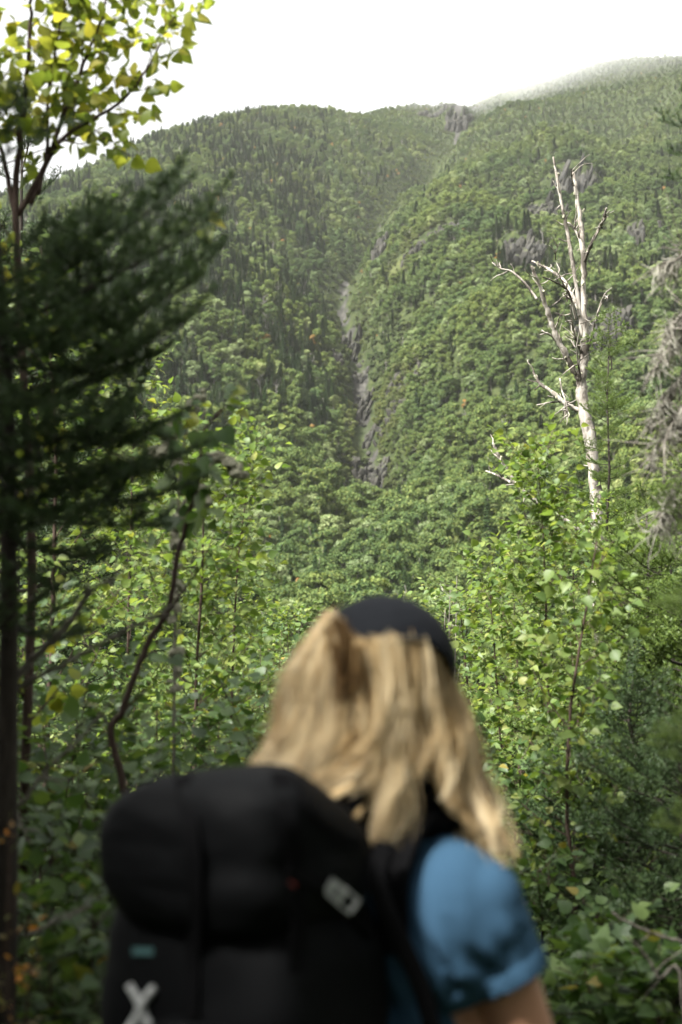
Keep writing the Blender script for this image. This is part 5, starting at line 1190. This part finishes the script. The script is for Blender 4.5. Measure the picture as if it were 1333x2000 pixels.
def strap(pts, wd, th=.0025, name='strap', parent=pack, mat='black_strap', worldpts=None, nrm=None, n=40):
    if worldpts is None:
        hp = [onpack(*p, lift=.004) for p in pts]; W = np.array([h[0] for h in hp]); NN = np.array([h[1] for h in hp])
    else: W, NN = np.asarray(worldpts), np.asarray(nrm)
    W = smooth_path(W, n); NN = unit(smooth_path(NN, n)); t = unit(np.gradient(W, axis=0)); s = unit(np.cross(t, NN)) * wd * .5; o = NN * th
    V = np.stack([W - s, W + s, W + s + o, W - s + o], 1).reshape(-1, 3); Q = []
    for i in range(n - 1):
        for j in range(4): Q.append((4 * i + j, 4 * i + (j + 1) % 4, 4 * i + 4 + (j + 1) % 4, 4 * i + 4 + j))
    Q += [(0, 3, 2, 1), (4 * n - 4, 4 * n - 3, 4 * n - 2, 4 * n - 1)]
    mb = MB(); mb.add(V, Q=Q); return add_obj(name, mb.mesh(name, M[mat], False, pack.location), parent)
strap([(360, 1525), (380, 1620), (390, 1740), (385, 1860), (380, 1990)], .022, name='compression_strap')
strap([(545, 1518), (560, 1600), (575, 1700), (580, 1790), (575, 1900)], .022, name='compression_strap')
strap([(560, 1690), (600, 1715), (650, 1742), (690, 1775), (720, 1820)], .018, name='compression_strap')
sm_, nn_ = onpack(590, 1560); strap([(575, 1522), (596, 1575), (640, 1620), (700, 1650)], .006, .003, name='piping')
# shoulder straps over the shoulders
for sg_ in (1, -1):
    sw = [B(sg_ * .075, -.115, 1.20), B(sg_ * .07, -.105, 1.29), B(sg_ * .065, -.04, 1.352), B(sg_ * .07, .045, 1.328), B(sg_ * .085, .118, 1.22), B(sg_ * .11, .125, 1.12), B(sg_ * .15, .05, 1.0), B(sg_ * .155, -.06, .95)]
    nr = [-BV, -BV * .8 + [0, 0, .6], np.array([0, 0, 1.]), np.array([0, 0, 1.]) + BV * .5, BV, BV, BU * sg_, BU * sg_]
    strap(None, .042, .010, 'shoulder_strap', worldpts=sw, nrm=nr)
# side strap crossing the shirt from the lid to the pack foot
sw = PX([(752, 1645), (734, 1700), (752, 1770), (790, 1850), (824, 1930), (848, 2020)], 1.8, [1.775, 1.745, 1.745, 1.755, 1.765, 1.775]); strap(None, .022, .004, 'load_strap', worldpts=sw, nrm=np.tile(np.array([-.1, -1, 0.]), (6, 1)))
hbw = [B(s * .16, b_, .93) for s, b_ in ((-1, -.06), (-1.05, .04), (-.6, .13), (0, .145), (.6, .13), (1.05, .04), (1, -.06))]; strap(None, .05, .008, 'hip_belt', worldpts=hbw, nrm=[-BU, -BU, BV - BU * .5, BV, BV + BU * .5, BU, BU])
# silver buckle, tag, label, crossed reflective cord
def frame_at(px, py, ang, lift=.008):
    q_, n_ = onpack(px, py, lift); n_ = unit(n_ * .6 + np.array([0, -.6, 0])); xr = unit(np.cross([0, 0, 1], -n_) * -1); xr = unit(np.array([1, 0, 0]) - n_ * n_[0]); yr = np.cross(n_, xr) * -1; yr = np.cross(xr, n_); yr = yr if yr[2] > 0 else -yr
    c_, s_ = math.cos(ang), math.sin(ang); return q_, xr * c_ + yr * s_, -xr * s_ + yr * c_, n_
def plate(mb, fr_, x0, x1, y0, y1, th=.004, off=0.0):
    q_, x_, y_, n_ = fr_; cs = [(x0, y0), (x1, y0), (x1, y1), (x0, y1)]
    V = [q_ + x_ * a_ + y_ * b_ + n_ * off for a_, b_ in cs] + [q_ + x_ * a_ + y_ * b_ + n_ * (off + th) for a_, b_ in cs]
    mb.add(V, Q=[(0, 3, 2, 1), (4, 5, 6, 7), (0, 1, 5, 4), (1, 2, 6, 5), (2, 3, 7, 6), (3, 0, 4, 7)])
fr_ = frame_at(652, 1742, R(-42), .012); bk = MB(); plate(bk, fr_, -.024, -.004, -.010, .010); plate(bk, fr_, -.004, .022, -.0105, -.0078, .005); plate(bk, fr_, -.004, .022, .0078, .0105, .005); plate(bk, fr_, .0185, .0222, -.0078, .0078, .005); plate(bk, fr_, -.004, .002, -.0078, .0078, .0045)
bko = bk.build('buckle', M['silver'], pack); bk = MB(); plate(bk, fr_, -.014, -.008, -.005, .004, .0015, .0045); bk.build('buckle_slot', M['black_strap'], pack)
fr_ = frame_at(566, 1728, R(-40), .006); bk = MB(); plate(bk, fr_, -.004, .004, -.0013, .0013, .003); bk.build('zip_pull', M['red_tag'], pack)
fr_ = frame_at(285, 1858, R(2), .004); bk = MB(); plate(bk, fr_, -.014, .014, -.0042, .0042, .0012); bk.build('label_patch', M['teal'], pack)
fr_ = frame_at(283, 1968, 0, .005); q_, x_, y_, n_ = fr_; bk = MB()
for sg_ in (-1, 1):
    pp = [q_ + x_ * (sg_ * t) + y_ * (.026 - .052 * (k / 6)) + n_ * (.004 if sg_ > 0 else .001) for k, t in enumerate([.017, .010, .004, 0, -.004, -.009, -.015])]; bk.tube(smooth_path(pp, 18), np.linspace(.0045, .0055, 18), 8)
bk.build('reflective_cord', M['silver'], pack, True)
